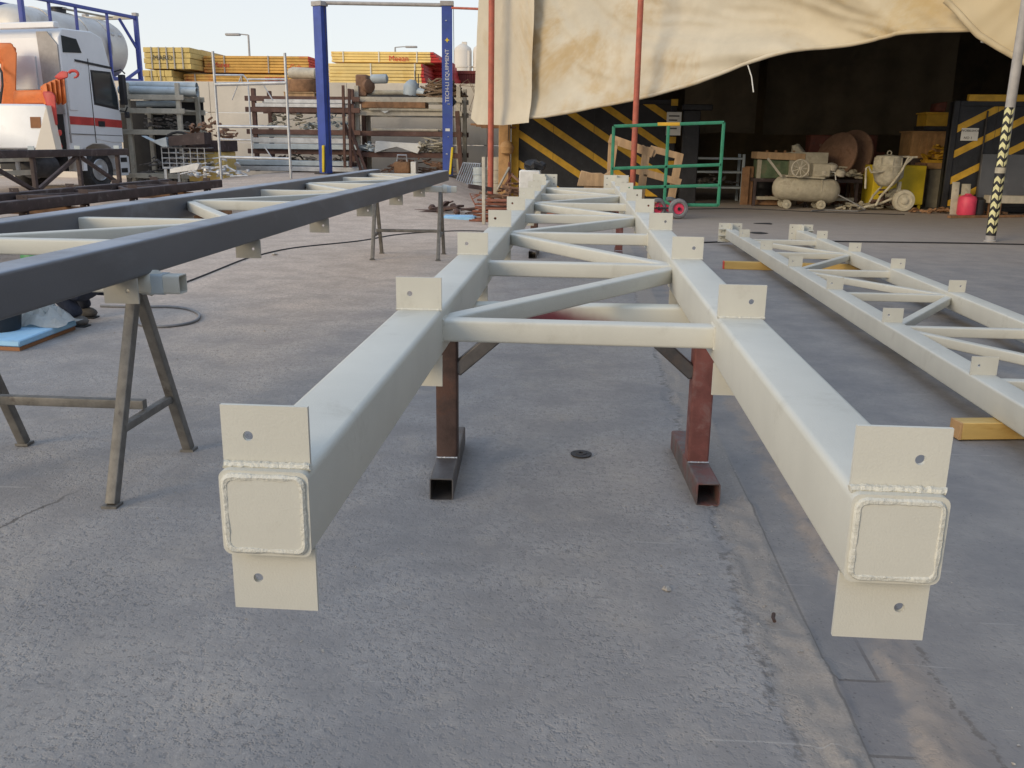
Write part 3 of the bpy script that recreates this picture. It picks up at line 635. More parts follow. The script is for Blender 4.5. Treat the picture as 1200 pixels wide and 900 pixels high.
# ------------------------------------------------------------------ truck with loader crane
W0 = at_y(121, 222, 22.5); h_ = R(77); fv = Vector((math.cos(h_), math.sin(h_), 0)); rv = Vector((math.sin(h_), -math.cos(h_), 0))
gT = W0.z
def TP(a, b, z):
    if a > .7: a = .7+(a-.7)*.62
    return Vector((W0.x, W0.y, gT))+fv*a+rv*b+Vector((0, 0, z))
tk = thing('truck', 'white truck with red side stripe and orange loader crane behind the cab', 'truck', TP(0, -1.2, 0))
prof = [(a_*(.84 if a_ > .7 else 1), z_) for a_, z_ in [(-1.02, .98), (-1.02, 3.72), (-.86, 3.95), (.15, 3.98), (.52, 3.86), (.86, 3.2), (1.12, 2.55), (1.22, 1.9), (1.24, .48), (.66, .48), (.64, .80), (.46, 1.08), (.2, 1.17), (-.2, 1.17), (-.46, 1.08), (-.62, .85), (-.64, .75), (-1.02, .75)]]
MB().prism([TP(a, 0, z) for a, z in prof], -rv*2.45).build('cab', WHITEP, tk, bevel=.03, seg=2, smooth=14)
def side(name, poly, mat, out=.012, parent=None, th=.02, bevel=.0): return MB().prism([TP(a, out-th, z) for a, z in poly], rv*th).build(name, mat, parent or tk, bevel=bevel)
dr = side('door', [(-.08, 1.30), (-.10, 3.12), (.74, 3.12), (1.02, 2.5), (1.10, 1.9), (1.10, 1.22), (.5, 1.22)], WHITEP, .014, bevel=.01)
side('door_window', [(.02, 2.22), (.0, 2.98), (.66, 2.98), (.92, 2.42), (.94, 2.12)], GLASSD, .0245, dr)
side('door_handle', [(.05, 1.62), (.05, 1.76), (.28, 1.76), (.28, 1.62)], BLKPL, .030, dr)
side('stripe', [(-.98, 1.66), (-.98, 1.86), (-.09, 1.84), (-.09, 1.64)], REDP, .008); side('stripe', [(-.07, 1.635), (-.07, 1.84), (1.09, 1.80), (1.09, 1.60)], REDP, .018, dr)
side('roof_window', [(-.92, 3.38), (-.92, 3.78), (-.42, 3.74), (-.28, 3.42)], GLASSD, .010)
side('drip_rail', [(-.55, 3.20), (-.55, 3.25), (.78, 3.16), (.80, 3.10)], BLKPL, .020)
side('step_panel', [(.70, .34), (.70, 1.05), (1.22, 1.05), (1.22, .34)], WHITEP, .03, th=.3, bevel=.01)
for z in (.42, .70): side('step', [(.76, z), (.76, z+.12), (1.16, z+.12), (1.16, z)], BLKPL, .035)
side('grab_bar', [(-1.0, 1.2), (-1.0, 2.9), (-.96, 2.9), (-.96, 1.2)], GREYPOLE, .03)
side('panel_seam', [(-.095, 1.2), (-.095, 3.3), (-.083, 3.3), (-.083, 1.2)], PRINT, .0155)
side('panel_seam', [(-1.0, 1.42), (-1.0, 1.435), (1.06, 1.40), (1.06, 1.385)], PRINT, .0165)
side('window_rubber', [(-.03, 2.17), (-.05, 3.03), (.69, 3.03), (.96, 2.44), (.98, 2.06)], BLKPL, .0175)
side('side_vent', [(-.9, 2.0), (-.9, 2.9), (-.62, 2.9), (-.62, 2.0)], WHITEP, .018, bevel=.01)
mr = MB().prism([TP(1.0, .06, 2.2), TP(1.0, .24, 2.2), TP(1.0, .24, 2.98), TP(1.0, .06, 2.98)], fv*.12).build('mirror', BLKPL, tk, bevel=.02)
MB().tube([TP(.95, 0, 3.05), TP(1.0, .2, 3.1), TP(1.03, .30, 3.0)], .02, 6).build('mirror_arm', BLKPL, mr); MB().tube([TP(1.05, 0, 2.05), TP(1.03, .2, 2.02), TP(1.03, .28, 2.15)], .02, 6).build('mirror_arm', BLKPL, mr)
MB().prism([TP(1.0, .16, 1.86), TP(1.0, .30, 1.86), TP(1.0, .30, 2.02), TP(1.0, .16, 2.02)], fv*.08).build('wide_mirror', BLKPL, tk, bevel=.02)
def fr(name, pts, mat, th, parent=tk, bevel=0.0): return MB().prism(pts, th).build(name, mat, parent, bevel=bevel)
fr('windscreen', [TP(.62, -.12, 3.2), TP(1.10, -.12, 2.0), TP(1.10, -2.33, 2.0), TP(.62, -2.33, 3.2)], GLASSD, fv*.13)
fr('grille', [TP(1.23, -.3, .9), TP(1.23, -2.15, .9), TP(1.23, -2.15, 1.8), TP(1.23, -.3, 1.8)], BLKPL, fv*.03)
fr('bumper', [TP(1.2, .0, .4), TP(1.2, -2.45, .4), TP(1.2, -2.45, .85), TP(1.2, .0, .85)], WHITEP, fv*.12, bevel=.02)
for b in (-.25, -2.2): fr('headlight', [TP(1.31, b-.18, .55), TP(1.31, b+.18, .55), TP(1.31, b+.18, .75), TP(1.31, b-.18, .75)], PAPER, fv*.02)
fr('side_deflector', [TP(-1.06, -.02, 1.9), TP(-1.06, -.02, 3.55), TP(-1.06, -.3, 3.86), TP(-1.06, -.62, 3.86), TP(-1.06, -.55, 1.9)], GREYPOLE, fv*.035)
fr('back_panel', [TP(-1.06, -.75, 2.5), TP(-1.06, -.75, 3.3), TP(-1.06, -1.6, 3.3), TP(-1.06, -1.6, 2.5)], WHITEP, fv*.02)

MB().bar(TP(-1.08, .05, 4.0), TP(-1.08, -2.6, 4.0), .18, .15).build('roof_lip', WHITEP, tk, bevel=.02)
MB().bar(TP(-1.0, -.55, .86), TP(-6.5, -.55, .86), .09, .3).build('chassis_rail', DARKSTEEL, tk); MB().bar(TP(-1.0, -1.9, .86), TP(-6.5, -1.9, .86), .09, .3).build('chassis_rail', DARKSTEEL, tk)
fr('rear_guard', [TP(-1.04, -.1, .5), TP(-1.04, -.1, 2.45), TP(-1.04, -2.3, 2.45), TP(-1.04, -2.3, .5)], BLKPL, fv*.015)
def wheel(a, b, r=.51, wd=.32):
    c = TP(a, b, r+.0); ax = rv
    w_ = MB().lathe([(r*.56, 0), (r*.62, -.02+wd*.0), (r*.86, .03), (r*.97, -.02), (r, -.06), (r, -wd+.05), (r*.95, -wd), (r*.56, -wd)], c, ax, 28, cap=False).build('wheel', RUBBER, tk)
    MB().lathe([(r*.57, -.01), (r*.53, .012), (r*.45, -.06), (r*.28, -.07), (r*.24, .02), (r*.15, .05), (.01, .055)], c, ax, 24).build('rim', GALV, w_)
    for k in range(10):
        an = 2*math.pi*k/10; e = Vector((0, 0, 1))*math.sin(an)*r*.36+fv*math.cos(an)*r*.36
        MB().cyl(c+e-ax*.07, c+e-ax*.035, .02, 6).build('wheel_nut', DARKSTEEL, w_)
wheel(0, -.02); wheel(0, -2.15); wheel(-4.4, -.02); wheel(-4.4, -2.1)
side('mudguard', [(-.62, .5), (-.60, 1.06), (-.48, 1.1), (-.50, .5)], WHITEP, .0, th=.35)
for a in (-1.7, -2.5, -3.3): MB().bar(TP(a, -.25, .42), TP(a, -.25, 1.2), .07, .07, up=(0, 1, 0)).build('side_guard_post', GREYPOLE, tk)
for z in (.50, .82): MB().bar(TP(-1.4, -.22, z), TP(-3.7, -.22, z), .04, .12).build('side_guard', RACKP, tk)
MB().cyl(TP(-1.35, -.35, .62), TP(-2.05, -.35, .62), .27, 18).build('air_tank', DARKSTEEL, tk)
# crane
yc = 20.6
def cp(name, px, y, mat, th, parent=tk, bevel=.02): return MB().prism([at_y(u, v, y) for u, v in px], th).build(name, mat, parent, bevel=bevel)
back = Vector((-.45, .6, 0))
cp('crane_base', [(-70, 121), (54, 122), (62, 150), (64, 175), (-70, 175)], 20.0, WHITEP, Vector((-.5, .9, 0)), bevel=.04)
cp('crane_base_flare', [(54, 123), (66, 176), (41, 176)], 19.97, WALLM, Vector((.02, .25, 0)), bevel=.01)
cp('recess', [(35, 137), (47, 137), (48, 150), (36, 150)], 19.985, BROWNCARD, Vector((0, .03, 0)), bevel=0)
crn = cp('crane_column', [(3, 123), (4, 72), (-6, 64), (-6, 50), (14, 50), (20, 62), (19, 104), (24, 123)], yc, ORANGE, back, bevel=.03)
cp('crane_body', [(16, 122), (16, 106), (50, 105), (56, 108), (56, 122)], yc-.1, ORANGE, back*.8, bevel=.03)
cp('crane_boom', [(-70, 105), (-70, 78), (8, 50), (19, 56), (19, 66)], yc+.5, ORANGE, back*.5, bevel=.02)
for k in range(5):
    u = 49+k*5.2; cp('jib_section', [(u, 101-k*2.6), (u+5.6, 97-k*2.2), (u+8.4, 118+k*.6), (u+4.5, 123)], yc-.35+k*.06, ORANGE, back*.5, bevel=.015)
cp('jib_cylinder', [(50, 107), (61, 107), (65, 112), (68, 147), (60, 148), (57, 128)], yc-.45, REDP, back*.25, bevel=.03)
cp('outrigger', [(61, 153), (72, 152), (73, 158), (69, 160), (74, 173), (66, 174), (62, 160)], yc-.4, REDP, back*.3, bevel=.02)
cp('hook_block', [(64, 90), (72, 83), (80, 84), (80, 91), (70, 94)], yc-.45, REDP, back*.2, bevel=.02)
pts = [at_y(86+5.5*math.cos(a), 87+4.2*math.sin(a), yc-.5) for a in [R(200+k*27) for k in range(10)]]
MB().tube(pts, [.035]*6+[.03, .028, .024, .016], 8).build('hook', REDP, tk)
MB().tube([at_y(0, 122, yc-.2), at_y(3, 100, yc-.3), at_y(2, 85, yc-.2), at_y(-4, 74, yc)], .03, 6).build('hydraulic_hose', CABLE, tk)

# ------------------------------------------------------------------ tank container on a lower container, behind the truck
pA = at_y(160, 18, 36.0); zt = pA.z; pB = on_z(76, 1, zt); ax = (pB-pA).normalized(); sd_ = Vector((-ax.y, ax.x, 0)); sd_ = sd_ if sd_.y > 0 else -sd_
tc_ = thing('tank_container', 'dusty grey tank container in a blue steel frame behind the truck cab', 'tank container', pA+ax*3+sd_*1.2-Vector((0, 0, 2.6)))
def TK(a, b, z): return pA+ax*a+sd_*b+Vector((0, 0, z-2.6))
for a in (.08, 5.98):
    for b in (0, 2.36): MB().shs(TK(a, b, 0), TK(a, b, 2.6), .16, .16, .015, up=(0, 1, 0)).build('corner_post', BLUEF, tc_)
    for z in (.08, 2.52): MB().shs(TK(a, .08, z), TK(a, 2.28, z), .14, .14, .015).build('end_rail', BLUEF if z < 1 else RACKP, tc_)
    for b in (0, 2.36): MB().box(TK(a, b, 2.62), (.19, .19, .12), rz=math.atan2(ax.y, ax.x)).build('corner_casting', GREYPOLE, tc_)
for b in (0, 2.36):
    MB().shs(TK(.1, b, 2.5), TK(5.9, b, 2.5), .12, .12, .012).build('side_rail', BLUEF, tc_); MB().shs(TK(.1, b, .1), TK(5.9, b, .1), .14, .14, .012).build('side_rail', BLUEF, tc_)
    for a in (1.75, 3.4, 4.7): MB().shs(TK(a, b, .15), TK(a, b, 2.46), .09, .09, .012, up=(0, 1, 0)).build('side_post', BLUEF, tc_)
    MB().shs(TK(.1, b, .55), TK(1.0, b, .1), .1, .1, .01).build('gusset_brace', BLUEF, tc_)
    MB().shs(TK(.12, b, 1.3), TK(.75, b+(.25 if b < 1 else -.25), 2.4), .09, .09, .01).build('end_brace', BLUEF, tc_)
tp = [(.02, 0), (.5, .05), (.85, .18), (1.05, .38), (1.12, .62), (1.12, 5.1), (1.05, 5.3), (.85, 5.5), (.5, 5.63), (.02, 5.68)]
tnk = MB().lathe([(r, h+.16) for r, h in tp], TK(0, 1.18, 1.24), ax, 40).build('tank', TANKM, tc_, smooth=60)
for h in (1.5, 2.6, 4.3): MB().lathe([(1.122, h), (1.15, h+.005), (1.15, h+.06), (1.122, h+.065)], TK(0, 1.18, 1.24), ax, 40, cap=False).build('tank_band', TANKM, tnk)
MB().lathe([(.26, 0), (.26, .16), (.30, .17), (.30, .22), (.02, .25)], TK(2.9, 1.18, 2.32), (0, 0, 1), 20).build('manhole', BLKPL, tnk)
MB().shs(TK(.3, 1.0, 2.5), TK(3, 1.0, 2.5), .25, .04, .01).build('walkway', RACKP, tc_)
for h in (.9, 1.3): MB().lathe([(.05, 0), (.09, .02), (.02, .06)], TK(h, .18, 1.75), -sd_, 10).build('valve', GALV, tnk)
lc = thing('shipping_container', 'dull blue container under the tank container, beyond the wall', 'container', TK(3, 1.2, -2.6))
MB().b2((0, 0, 0), (1, 1, 1)) if False else None
mbx = MB(); P0 = []
for k in range(61):
    a = 6.0*k/60; P0.append((a, .0 if (k // 2) % 2 else .04))
for b0, sg in ((0, 1), (2.36, -1)):
    vs_ = [TK(a, b0+sg*o_, z) for a, o_ in P0 for z in (-2.55, -.05)]
    MB().add(vs_, [(2*i, 2*i+2, 2*i+3, 2*i+1) for i in range(60)]).build('corrugated_side', BLUEF, lc, smooth=0)
for a in (.02, 5.98): MB().prism([TK(a, 0, -2.55), TK(a, 2.36, -2.55), TK(a, 2.36, -.05), TK(a, 0, -.05)], ax*.04).build('end_wall', BLUEF, lc)
MB().prism([TK(0, 0, -.08), TK(6, 0, -.08), TK(6, 2.36, -.08), TK(0, 2.36, -.08)], (0, 0, .06)).build('roof', BLUEF, lc)

# ------------------------------------------------------------------ boundary wall
wl = thing('boundary_wall', 'cream precast concrete boundary wall behind the storage racks', 'wall', (-12, 28.4, 0))
YW = 28.4; zt = at_y(300, 96, YW).z
xw = -30.0
while xw < 1.5:
    x2 = xw+4.5; g0 = .12
    for z0, z1 in ((g0-.3, 1.35), (1.365, 2.28), (2.295, zt)):
        MB().b2((xw+.006, YW, z0), (x2-.006, YW+.18, z1)).build('panel', WALLM, wl, bevel=.006)
    xw = x2
for x in np.arange(-30, 2, 4.5): MB().b2((x-.12, YW+.06, 0), (x+.12, YW+.30, zt-.05)).build('post', WALLM, wl)

# ------------------------------------------------------------------ formwork stacks behind the wall
def stack(label, u0, u1, v0, v1, y, dep, rows, mat, endm=None, endw=.0, ends=None, dy=0, straps=(), jut=.0, cols=1, txt=None):
    pa, pb = at_y(u0, v0, y), at_y(u1, v1, y); x0, x1, z1, z0 = pa.x, pb.x, pa.z, pb.z
    t = thing('timber_stack', label, 'timber stack', ((x0+x1)/2, y, z0), 'formwork stacks behind the wall'); h = (z1-z0)/rows
    for r_ in range(rows):
        j = random.uniform(-.02, .02)
        for c in range(cols):
            a, b = x0+(x1-x0)*c/cols, x0+(x1-x0)*(c+1)/cols
            MB().b2((a+.008+j, y+j*.5+dy*r_, z0+h*r_+.006), (b-.008+j, y+dep, z0+h*(r_+1)-.006)).build('board', mat, t, bevel=.008)
        if endm: MB().b2((x1+j-.006, y+j*.5-.004, z0+h*r_+.01), (x1+j+.02+jut*(rows-r_), y+dep-.03, z0+h*(r_+1)-.01)).build('painted_end', endm, t)
    for sx in straps:
        MB().b2((x0+(x1-x0)*sx-.02, y-.03, z0), (x0+(x1-x0)*sx+.02, y-.022, z1+.004)).build('strap', GREYPOLE if mat is not BRIGHTY else PAPER, t)
    for (s_, sx, sz, size, mt) in (txt or ()):
        text_part('lettering', s_, size, MX((x0+(x1-x0)*sx, y-.034, z0+(z1-z0)*sz), (1, 0, 0), (0, 0, 1)), mt, t)
    return t
stack('weathered yellow crate-like timber stack nearest the blue tank frame', 167, 224, 55, 81, 30.5, 2.6, 4, STACKY, None, straps=(.18, .34, .5, .66, .84), cols=6, txt=[('MARO', .42, .5, .24, PRINT)])
stack('low weathered timber stack right under the crate-like one', 167, 203, 82, 98, 30.4, 2.4, 2, STACKY, None, straps=(.3, .6), cols=4)
stack('long amber formwork stack with red paint under its top layers', 238, 362, 65, 86, 31.5, 2.2, 6, AMBER, REDFW, straps=(.2, .62), txt=[('Marea', .17, .45, .24, REDPRINT), ('Gub', .88, .35, .24, REDPRINT)])
stack('lower amber formwork stack behind the scaffold frame', 215, 352, 86.5, 98, 31.0, 2.2, 3, AMBER, REDFW, straps=(.1, .5), txt=[('MARMAB', .80, .45, .2, REDPRINT)])
stack('pale pink timber stack end beside the amber stack', 222, 238, 58, 84, 31.8, 3.4, 5, TANWOOD, None)
stack('tall bright yellow formwork stack between the blue lift posts', 384, 494, 74, 99, 31.2, 2.4, 6, BRIGHTY, REDFW, straps=(.46, .93), jut=.02)
stack('upper bright yellow formwork stack with red printed lettering', 388, 505, 60, 73.5, 32.4, 2.6, 4, BRIGHTY, REDFW, straps=(.12, .48, .86), jut=.09, txt=[('Meean', .68, .34, .27, REDPRINT)])
stack('red ended formwork stack stepping down behind the right lift post', 497, 521, 68, 99, 33.5, 2.6, 6, REDFW, REDFW, jut=.05)
mc = thing('cargo_container', 'maroon container showing above the wall right of the lift', 'container', at_y(548, 96, 36))
pa, pb = at_y(508, 83, 36), at_y(575, 99, 36)
MB().b2((pa.x, 36, pb.z-2.2), (pb.x, 38.4, pa.z)).build('body', MAROON, mc, bevel=.03)
for k in range(24):
    x = pa.x+(pb.x-pa.x)*(k+.5)/24; MB().b2((x-.025, 35.97, pb.z-2.1), (x+.025, 36.02, pa.z-.12)).build('rib', MAROON, mc)
MB().b2((pa.x-.02, 35.95, pa.z-.11), (pb.x+.02, 36.03, pa.z+.01)).build('top_rail', MAROON, mc)
def lamp(label, ub, ut, v_t, v_b, y, arm_u):
    t = thing('street_lamp', label, 'street lamp', at_y(ub, v_b, y), 'street lamps beyond the wall'); a, b = at_y(ut, v_t, y), at_y(arm_u, v_t-.5, y)
    base = at_y(ub, v_b, y); MB().tube([(base.x, y, 0), a], [.10, .06], 8).build('pole', GREYPOLE, t); MB().tube([a, a.lerp(b, .5)+Vector((0, 0, .03)), b], .04, 6).build('arm', GREYPOLE, t)
    MB().box(b, (.9, .3, .14)).build('lamp_head', GREYPOLE, t, bevel=.04)
lamp('street lamp reaching left above the amber stack', 292, 291, 41, 64, 55, 273)
lamp('street lamp reaching right above the yellow stack', 463, 463, 55.5, 64, 70, 482)
for i, (u, wd, vt) in enumerate(((542.5, 19, 60), (564, 18, 60))):
    y = 120; c = at_y(u, vt, y); rad = wd/2*125/1059
    t = thing('silo', ('left', 'right')[i]+' pale silo far beyond the wall beside the tarpaulin edge', 'silo', (c.x, y, 0), 'far silos')
    MB().lathe([(rad, 0), (rad, c.z), (rad*.9, c.z+.4), (rad*.25, c.z+.9)], (c.x, y, 0), n=24).build('barrel', SILO, t)
    for h in (2, 5, 8): MB().lathe([(rad, c.z-h), (rad+.08, c.z-h), (rad+.08, c.z-h+.2), (rad, c.z-h+.2)], (c.x, y, 0), n=24, cap=False).build('ring', SILO, t)
    MB().box((c.x+.2, y, c.z+.75), (.6, .6, .7)).build('top_filter', SILO, t); MB().bar((c.x+rad*.7, y-rad*.75, 0), (c.x+rad*.7, y-rad*.75, c.z), .3, .1, up=(0, 1, 0)).build('ladder', SILO, t)

# ------------------------------------------------------------------ storage racks and what lies on them
def rack(label, u0, u1, vs_px, y, dep, upm, bms, base_v=207, extra=.12, uw=.12, top_v=None):
    x0, x1 = at_y(u0, 150, y).x, at_y(u1, 150, y).x; um = (u0+u1)/2
    zs = [at_y(um, v, y).z for v in vs_px]; zb = gz((x0+x1)/2, y); zt_ = at_y(um, top_v, y).z if top_v else zs[0]+.02
    t = thing('storage_rack', label, 'storage rack', ((x0+x1)/2, y, zb), 'storage racks along the wall')
    for x in (x0+uw/2, x1-uw/2):
        for yy_ in (y, y+dep): MB().bar((x, yy_, zb), (x, yy_, zt_), uw, uw, up=(0, 1, 0)).build('upright', upm, t, bevel=.008)
    for i, z in enumerate(zs):
        bm_ = bms[min(i, len(bms)-1)]
        for yy_ in (y-uw*.55-.002, y+dep+uw*.55): MB().bar((x0-extra, yy_, z-.07), (x1+extra, yy_, z-.07), .06, .14).build('shelf_beam', bm_, t, bevel=.006)
        for k in range(5):
            x = x0+.15+(x1-x0-.3)*k/4; MB().bar((x, y-.04, z-.035), (x, y+dep+.04, z-.035), .08, .05).build('shelf_bar', bm_, t)
    return t, x0, x1, zs, zb
def scrap(label, c, d, n, mat, long=.5, kind=None):
    mb = MB()
    for _ in range(n):
        p = Vector(c)+Vector((random.uniform(-.5, .5)*d[0], random.uniform(-.5, .5)*d[1], 0)); hmax = d[2]*(1-abs((p.x-c[0])/d[0])*1.5)
        p.z += random.uniform(.03, max(.05, hmax)); a = random.uniform(0, 6.28); L = random.uniform(.15, long)*.5
        q = Vector((math.cos(a)*L, math.sin(a)*L*.6, random.uniform(-.25, .25)*L))
        k = random.random()
        if k < .45: mb.tube([p-q, p+q], random.uniform(.012, .03), 6)
        elif k < .8: mb.bar(p-q, p+q, random.uniform(.03, .09), random.uniform(.01, .05))
        else: mb.lathe([(.03, 0), (random.uniform(.05, .1), .0), (.05, .06), (.02, .07)], p, (random.uniform(-1, 1), random.uniform(-1, 1), 1), 10)
    o = mb.build('scrap_pile', mat, smooth=30); o['kind'] = 'stuff'; o['label'] = label; return o
def bundle(name, label, cat, p, q, n, w, h, r, mat, jit=.15, sec='tube'):
    p, q = Vector(p), Vector(q); t = thing(name, label, cat, (p+q)/2); cols = max(1, int(w/(2*r)))
    for i in range(n):
        o_ = Vector((0, (i % cols)*2.05*r-w/2, (i//cols)*2.05*r+r)); j = Vector((random.uniform(-jit, jit), 0, 0)); k = Vector((0, random.uniform(-1, 1)*r*.5, 0))
        if sec == 'tube': MB().tube([p+o_+j+k, q+o_+j-k], r, 8).build('rod', mat, t)
        else: MB().bar(p+o_+j+k, q+o_+j-k, 2*r, 1.9*r).build('rod', mat, t, bevel=r*.1)
    return t
# left rack
RL, xa, xb, zs, zb = rack('cream steel rack holding pipes beside the truck cab', 150, 214, (111, 127, 152, 203), 24.2, 1.3, RACKP, [RACKP], top_v=97)
for i in range(4):
    z = zs[0]+.01+.11; y = 24.2+.1+.3*i
    p0, p1 = Vector((xa-.2, y, z+(.15 if i == 1 else 0))), Vector((xb+.45-.12*i, y, z+(.13 if i == 1 else -.02)))
    t = thing('steel_pipe', ('front', 'raised', 'third', 'rear')[i]+' pale pipe lying on top of the cream rack', 'pipe', (p0+p1)/2, 'pipes on the cream rack')
    m_ = MB().lathe([(.11, 0), (.11, (p1-p0).length), (.095, (p1-p0).length), (.095, (p1-p0).length-.3)], p0, p1-p0, 16, cap=False).build('tube', PALESTEEL, t)
p0 = Vector((xa+.2, 24.25, zs[1]+.09)); t = thing('steel_pipe', 'short pale pipe on the second shelf of the cream rack', 'pipe', p0)
MB().lathe([(.08, 0), (.08, 1.1), (.06, 1.1), (.06, .8)], p0+Vector((1.1, .4, .05)), (-1, -.35, -.02), 14, cap=False).build('tube', PALESTEEL, t)
scrap('tangled metal parts on the third shelf of the cream rack', ((xa+xb)/2+.2, 24.7, zs[2]), (1.2, .9, .55), 46, SCRAP)
scrap('dark scrap under the lowest shelf of the cream rack', ((xa+xb)/2-.1, 24.6, zb), (1.4, 1, .9), 60, SCRAP, .8)
tag(MB().prism([(xa-.9, 25.62, zb), (xb+.05, 25.62, zb), (xb+.05, 25.62, zs[0]-.1), (xa-.9, 25.62, zs[0]-.1)], (0, .04, 0)).build('shade_sheet', BLKPL), 'black sheet standing in for the shade inside the cream rack', 'sheet')  # dark interior of the rack put in as a black sheet
# wire cage and plates beside it
def cage(label, u0, u1, v0, v1, y, dep, mat):
    a, b = at_y(u0, v0, y), at_y(u1, v1, y); t = thing('wire_cage', label, 'wire cage', ((a.x+b.x)/2, y+dep/2, b.z))
    for yy_ in (y, y+dep):
        for k in range(7): x = a.x+(b.x-a.x)*k/6; MB().tube([(x, yy_, b.z), (x, yy_, a.z)], .013, 5).build('wire', mat, t)
        for k in range(5): z = b.z+(a.z-b.z)*k/4; MB().tube([(a.x, yy_, z), (b.x, yy_, z)], .013, 5).build('wire', mat, t)
    for x in (a.x, b.x):
        for k in range(5): z = b.z+(a.z-b.z)*k/4; MB().tube([(x, y, z), (x, y+dep, z)], .013, 5).build('wire', mat, t)
    MB().b2((a.x, y, b.z), (b.x, y+dep, b.z+.04)).build('floor', mat, t)
    for x in (a.x+.05, b.x-.05):
        for yy_ in (y+.05, y+dep-.05): MB().bar((x, yy_, gz(x, y)), (x, yy_, b.z), .07, .07, up=(0, 1, 0)).build('leg', mat, t)
    return a, b
a, b = cage('grey wire mesh cage of scrap in front of the cream rack', 189, 241, 173, 198, 22.4, .9, GALV)
scrap('assorted metal scrap inside the wire cage', ((a.x+b.x)/2, 22.85, b.z+.05), (1.0, .7, .8), 60, SCRAP, .35)
def sheet(name, label, px, y, mat, th=.03, dy=0.0, cat='steel sheet'):
    P = [at_y(u, v, y+(dy*i/max(1, len(px)-1))) for i, (u, v) in enumerate(px)]
    return tag(MB().prism(P, (0, th, 0)).build(name, mat, bevel=.004), label, cat)
sheet('steel_sheet', 'brown folded sheet lying over the wire cage', [(198, 171), (197, 160), (226, 156), (239, 155), (240, 169)], 22.2, BROWN, .5)
sheet('steel_sheet', 'pale bent sheet sticking out left of the wire cage', [(165, 159), (178, 165), (194, 161), (196, 172), (190, 172)], 22.15, PALESTEEL, .3)
sheet('steel_channel', 'pale steel channel lying before the wire cage', [(199, 203), (199, 198), (230, 191), (234, 192), (231, 199)], 20.6, GALV, .2, cat='channel')
tt = thing('tyre', 'thin black tyre ring standing on the wire cage', 'tyre', at_y(207, 160, 22.8))
pts = [at_y(209+15*math.cos(k*.4189), 164+9*math.sin(k*.4189), 22.9) for k in range(15)]; MB().tube(pts, .035, 8, True).build('ring', RUBBER, tt)
scrap('rusty machine parts piled right of the wire cage', (at_y(245, 150, 23.4).x, 23.5, at_y(245, 165, 23.4).z), (1.3, .9, .62), 80, RUSTDISC, .26)
pb_ = at_y(246, 172, 23.4); tag(MB().b2((pb_.x-.62, 23, pb_.z-.12), (pb_.x+.55, 24, pb_.z+.17)).build('steel_crate', BROWN, bevel=.01), 'brown steel crate carrying rusty machine parts', 'crate')
tag(MB().b2((pb_.x-.5, 23.05, gz(pb_.x, 23)), (pb_.x+.5, 23.95, pb_.z-.125)).build('brick_stack', STACKY, bevel=.02), 'yellowish block stack under the brown steel crate', 'blocks')
scrap('galvanised scrap heaped at the foot of the scaffold frame', (at_y(250, 195, 21.8).x, 22.0, gz(-9, 22)), (1.5, 1, .55), 50, GALV, .5)
# middle rack
RM, xa, xb, zs, zb = rack('brown steel rack loaded with sections behind the left lift post', 297, 416, (113, 126, 152, 175), 25.6, 1.4, RACKB, [RACKB], extra=.18, top_v=104)
xm = (xa+xb)/2
bundle('steel_channels', 'white channels lying on the second shelf of the brown rack', 'channels', (xa+.35, 25.8, zs[1]), (xb-.1, 25.8, zs[1]), 9, .55, .2, .055, GALV, .25, 'bar')
scrap('coiled straps and clamps at left on the third brown shelf', (xa+.95, 26.1, zs[2]), (1.7, .9, .62), 46, DUSTY, .5)
scrap('bundle of scaffold clamps at right on the third brown shelf', (xb-.85, 26.1, zs[2]), (1.5, .9, .72), 60, PALESTEEL, .45)
for i, (dz, mt, x_) in enumerate(((.0, PALESTEEL, .3), (.17, GALV, .05), (.34, PALESTEEL, .0))):
    tag(MB().b2((xa-.05+x_*.3, 25.35+i*.12, zs[3]+.002+dz*1.0), (xb-.2+x_, 26.6, zs[3]+.15+dz)).build('steel_plank', mt, bevel=.012), ('lowest', 'middle', 'top')[i]+' pale steel scaffold plank on the bottom brown shelf', 'steel plank', 'planks on the brown rack')
scrap('dark fittings under the bottom shelf of the brown rack', (xm+.3, 25.9, zb+.25), (2.6, .9, .5), 70, SCRAP, .5)
for i, z in enumerate((.0, .16)): tag(MB().b2((xa-.9+i*.2, 25.1, zb+.03+z), (xb+.2-i*.3, 25.9, zb+.17+z)).build('steel_plank', (GALV, PALESTEEL)[i], bevel=.012), ('long pale plank on the floor in front of the brown rack', 'long pale plank lying second up before the brown rack')[i], 'steel plank')
pal = thing('pallet', 'wooden pallet on top of the brown rack', 'pallet', (xb-1.0, 26, zs[0]))
p0 = at_y(334, 109, 25.7); p1 = at_y(369, 105, 25.7)
for dy in (0, .45, .9): MB().b2((p0.x, 25.6+dy, zs[0]+.002), (p1.x, 25.7+dy, zs[0]+.10)).build('block_row', WOOD, pal)
for k in range(5): MB().b2((p0.x, 25.55+k*.24, zs[0]+.102), (p1.x, 25.7+k*.24, zs[0]+.125)).build('slat', WOOD, pal)
zq = zs[0]+.127; dm = thing('wooden_drum', 'brown wooden half drum standing on the pallet', 'drum', ((p0.x+p1.x)/2, 26.05, zq))
MB().lathe([(.40, 0), (.44, .02), (.46, .18), (.44, .34), (.40, .36)], ((p0.x+p1.x)/2, 26.05, zq), n=26).build('barrel', OLDWOOD, dm)
fl = thing('fender_tyre', 'cream rubber boat fender lying on the wooden drum', 'fender', ((p0.x+p1.x)/2, 26.05, zq+.362))
MB().lathe([(.12, -.46), (.16, -.42), (.17, .3), (.13, .42), (.03, .46)], ((p0.x+p1.x)/2, 26.05, zq+.535), (-1, .15, .03), 20).build('body', RACKP, fl)
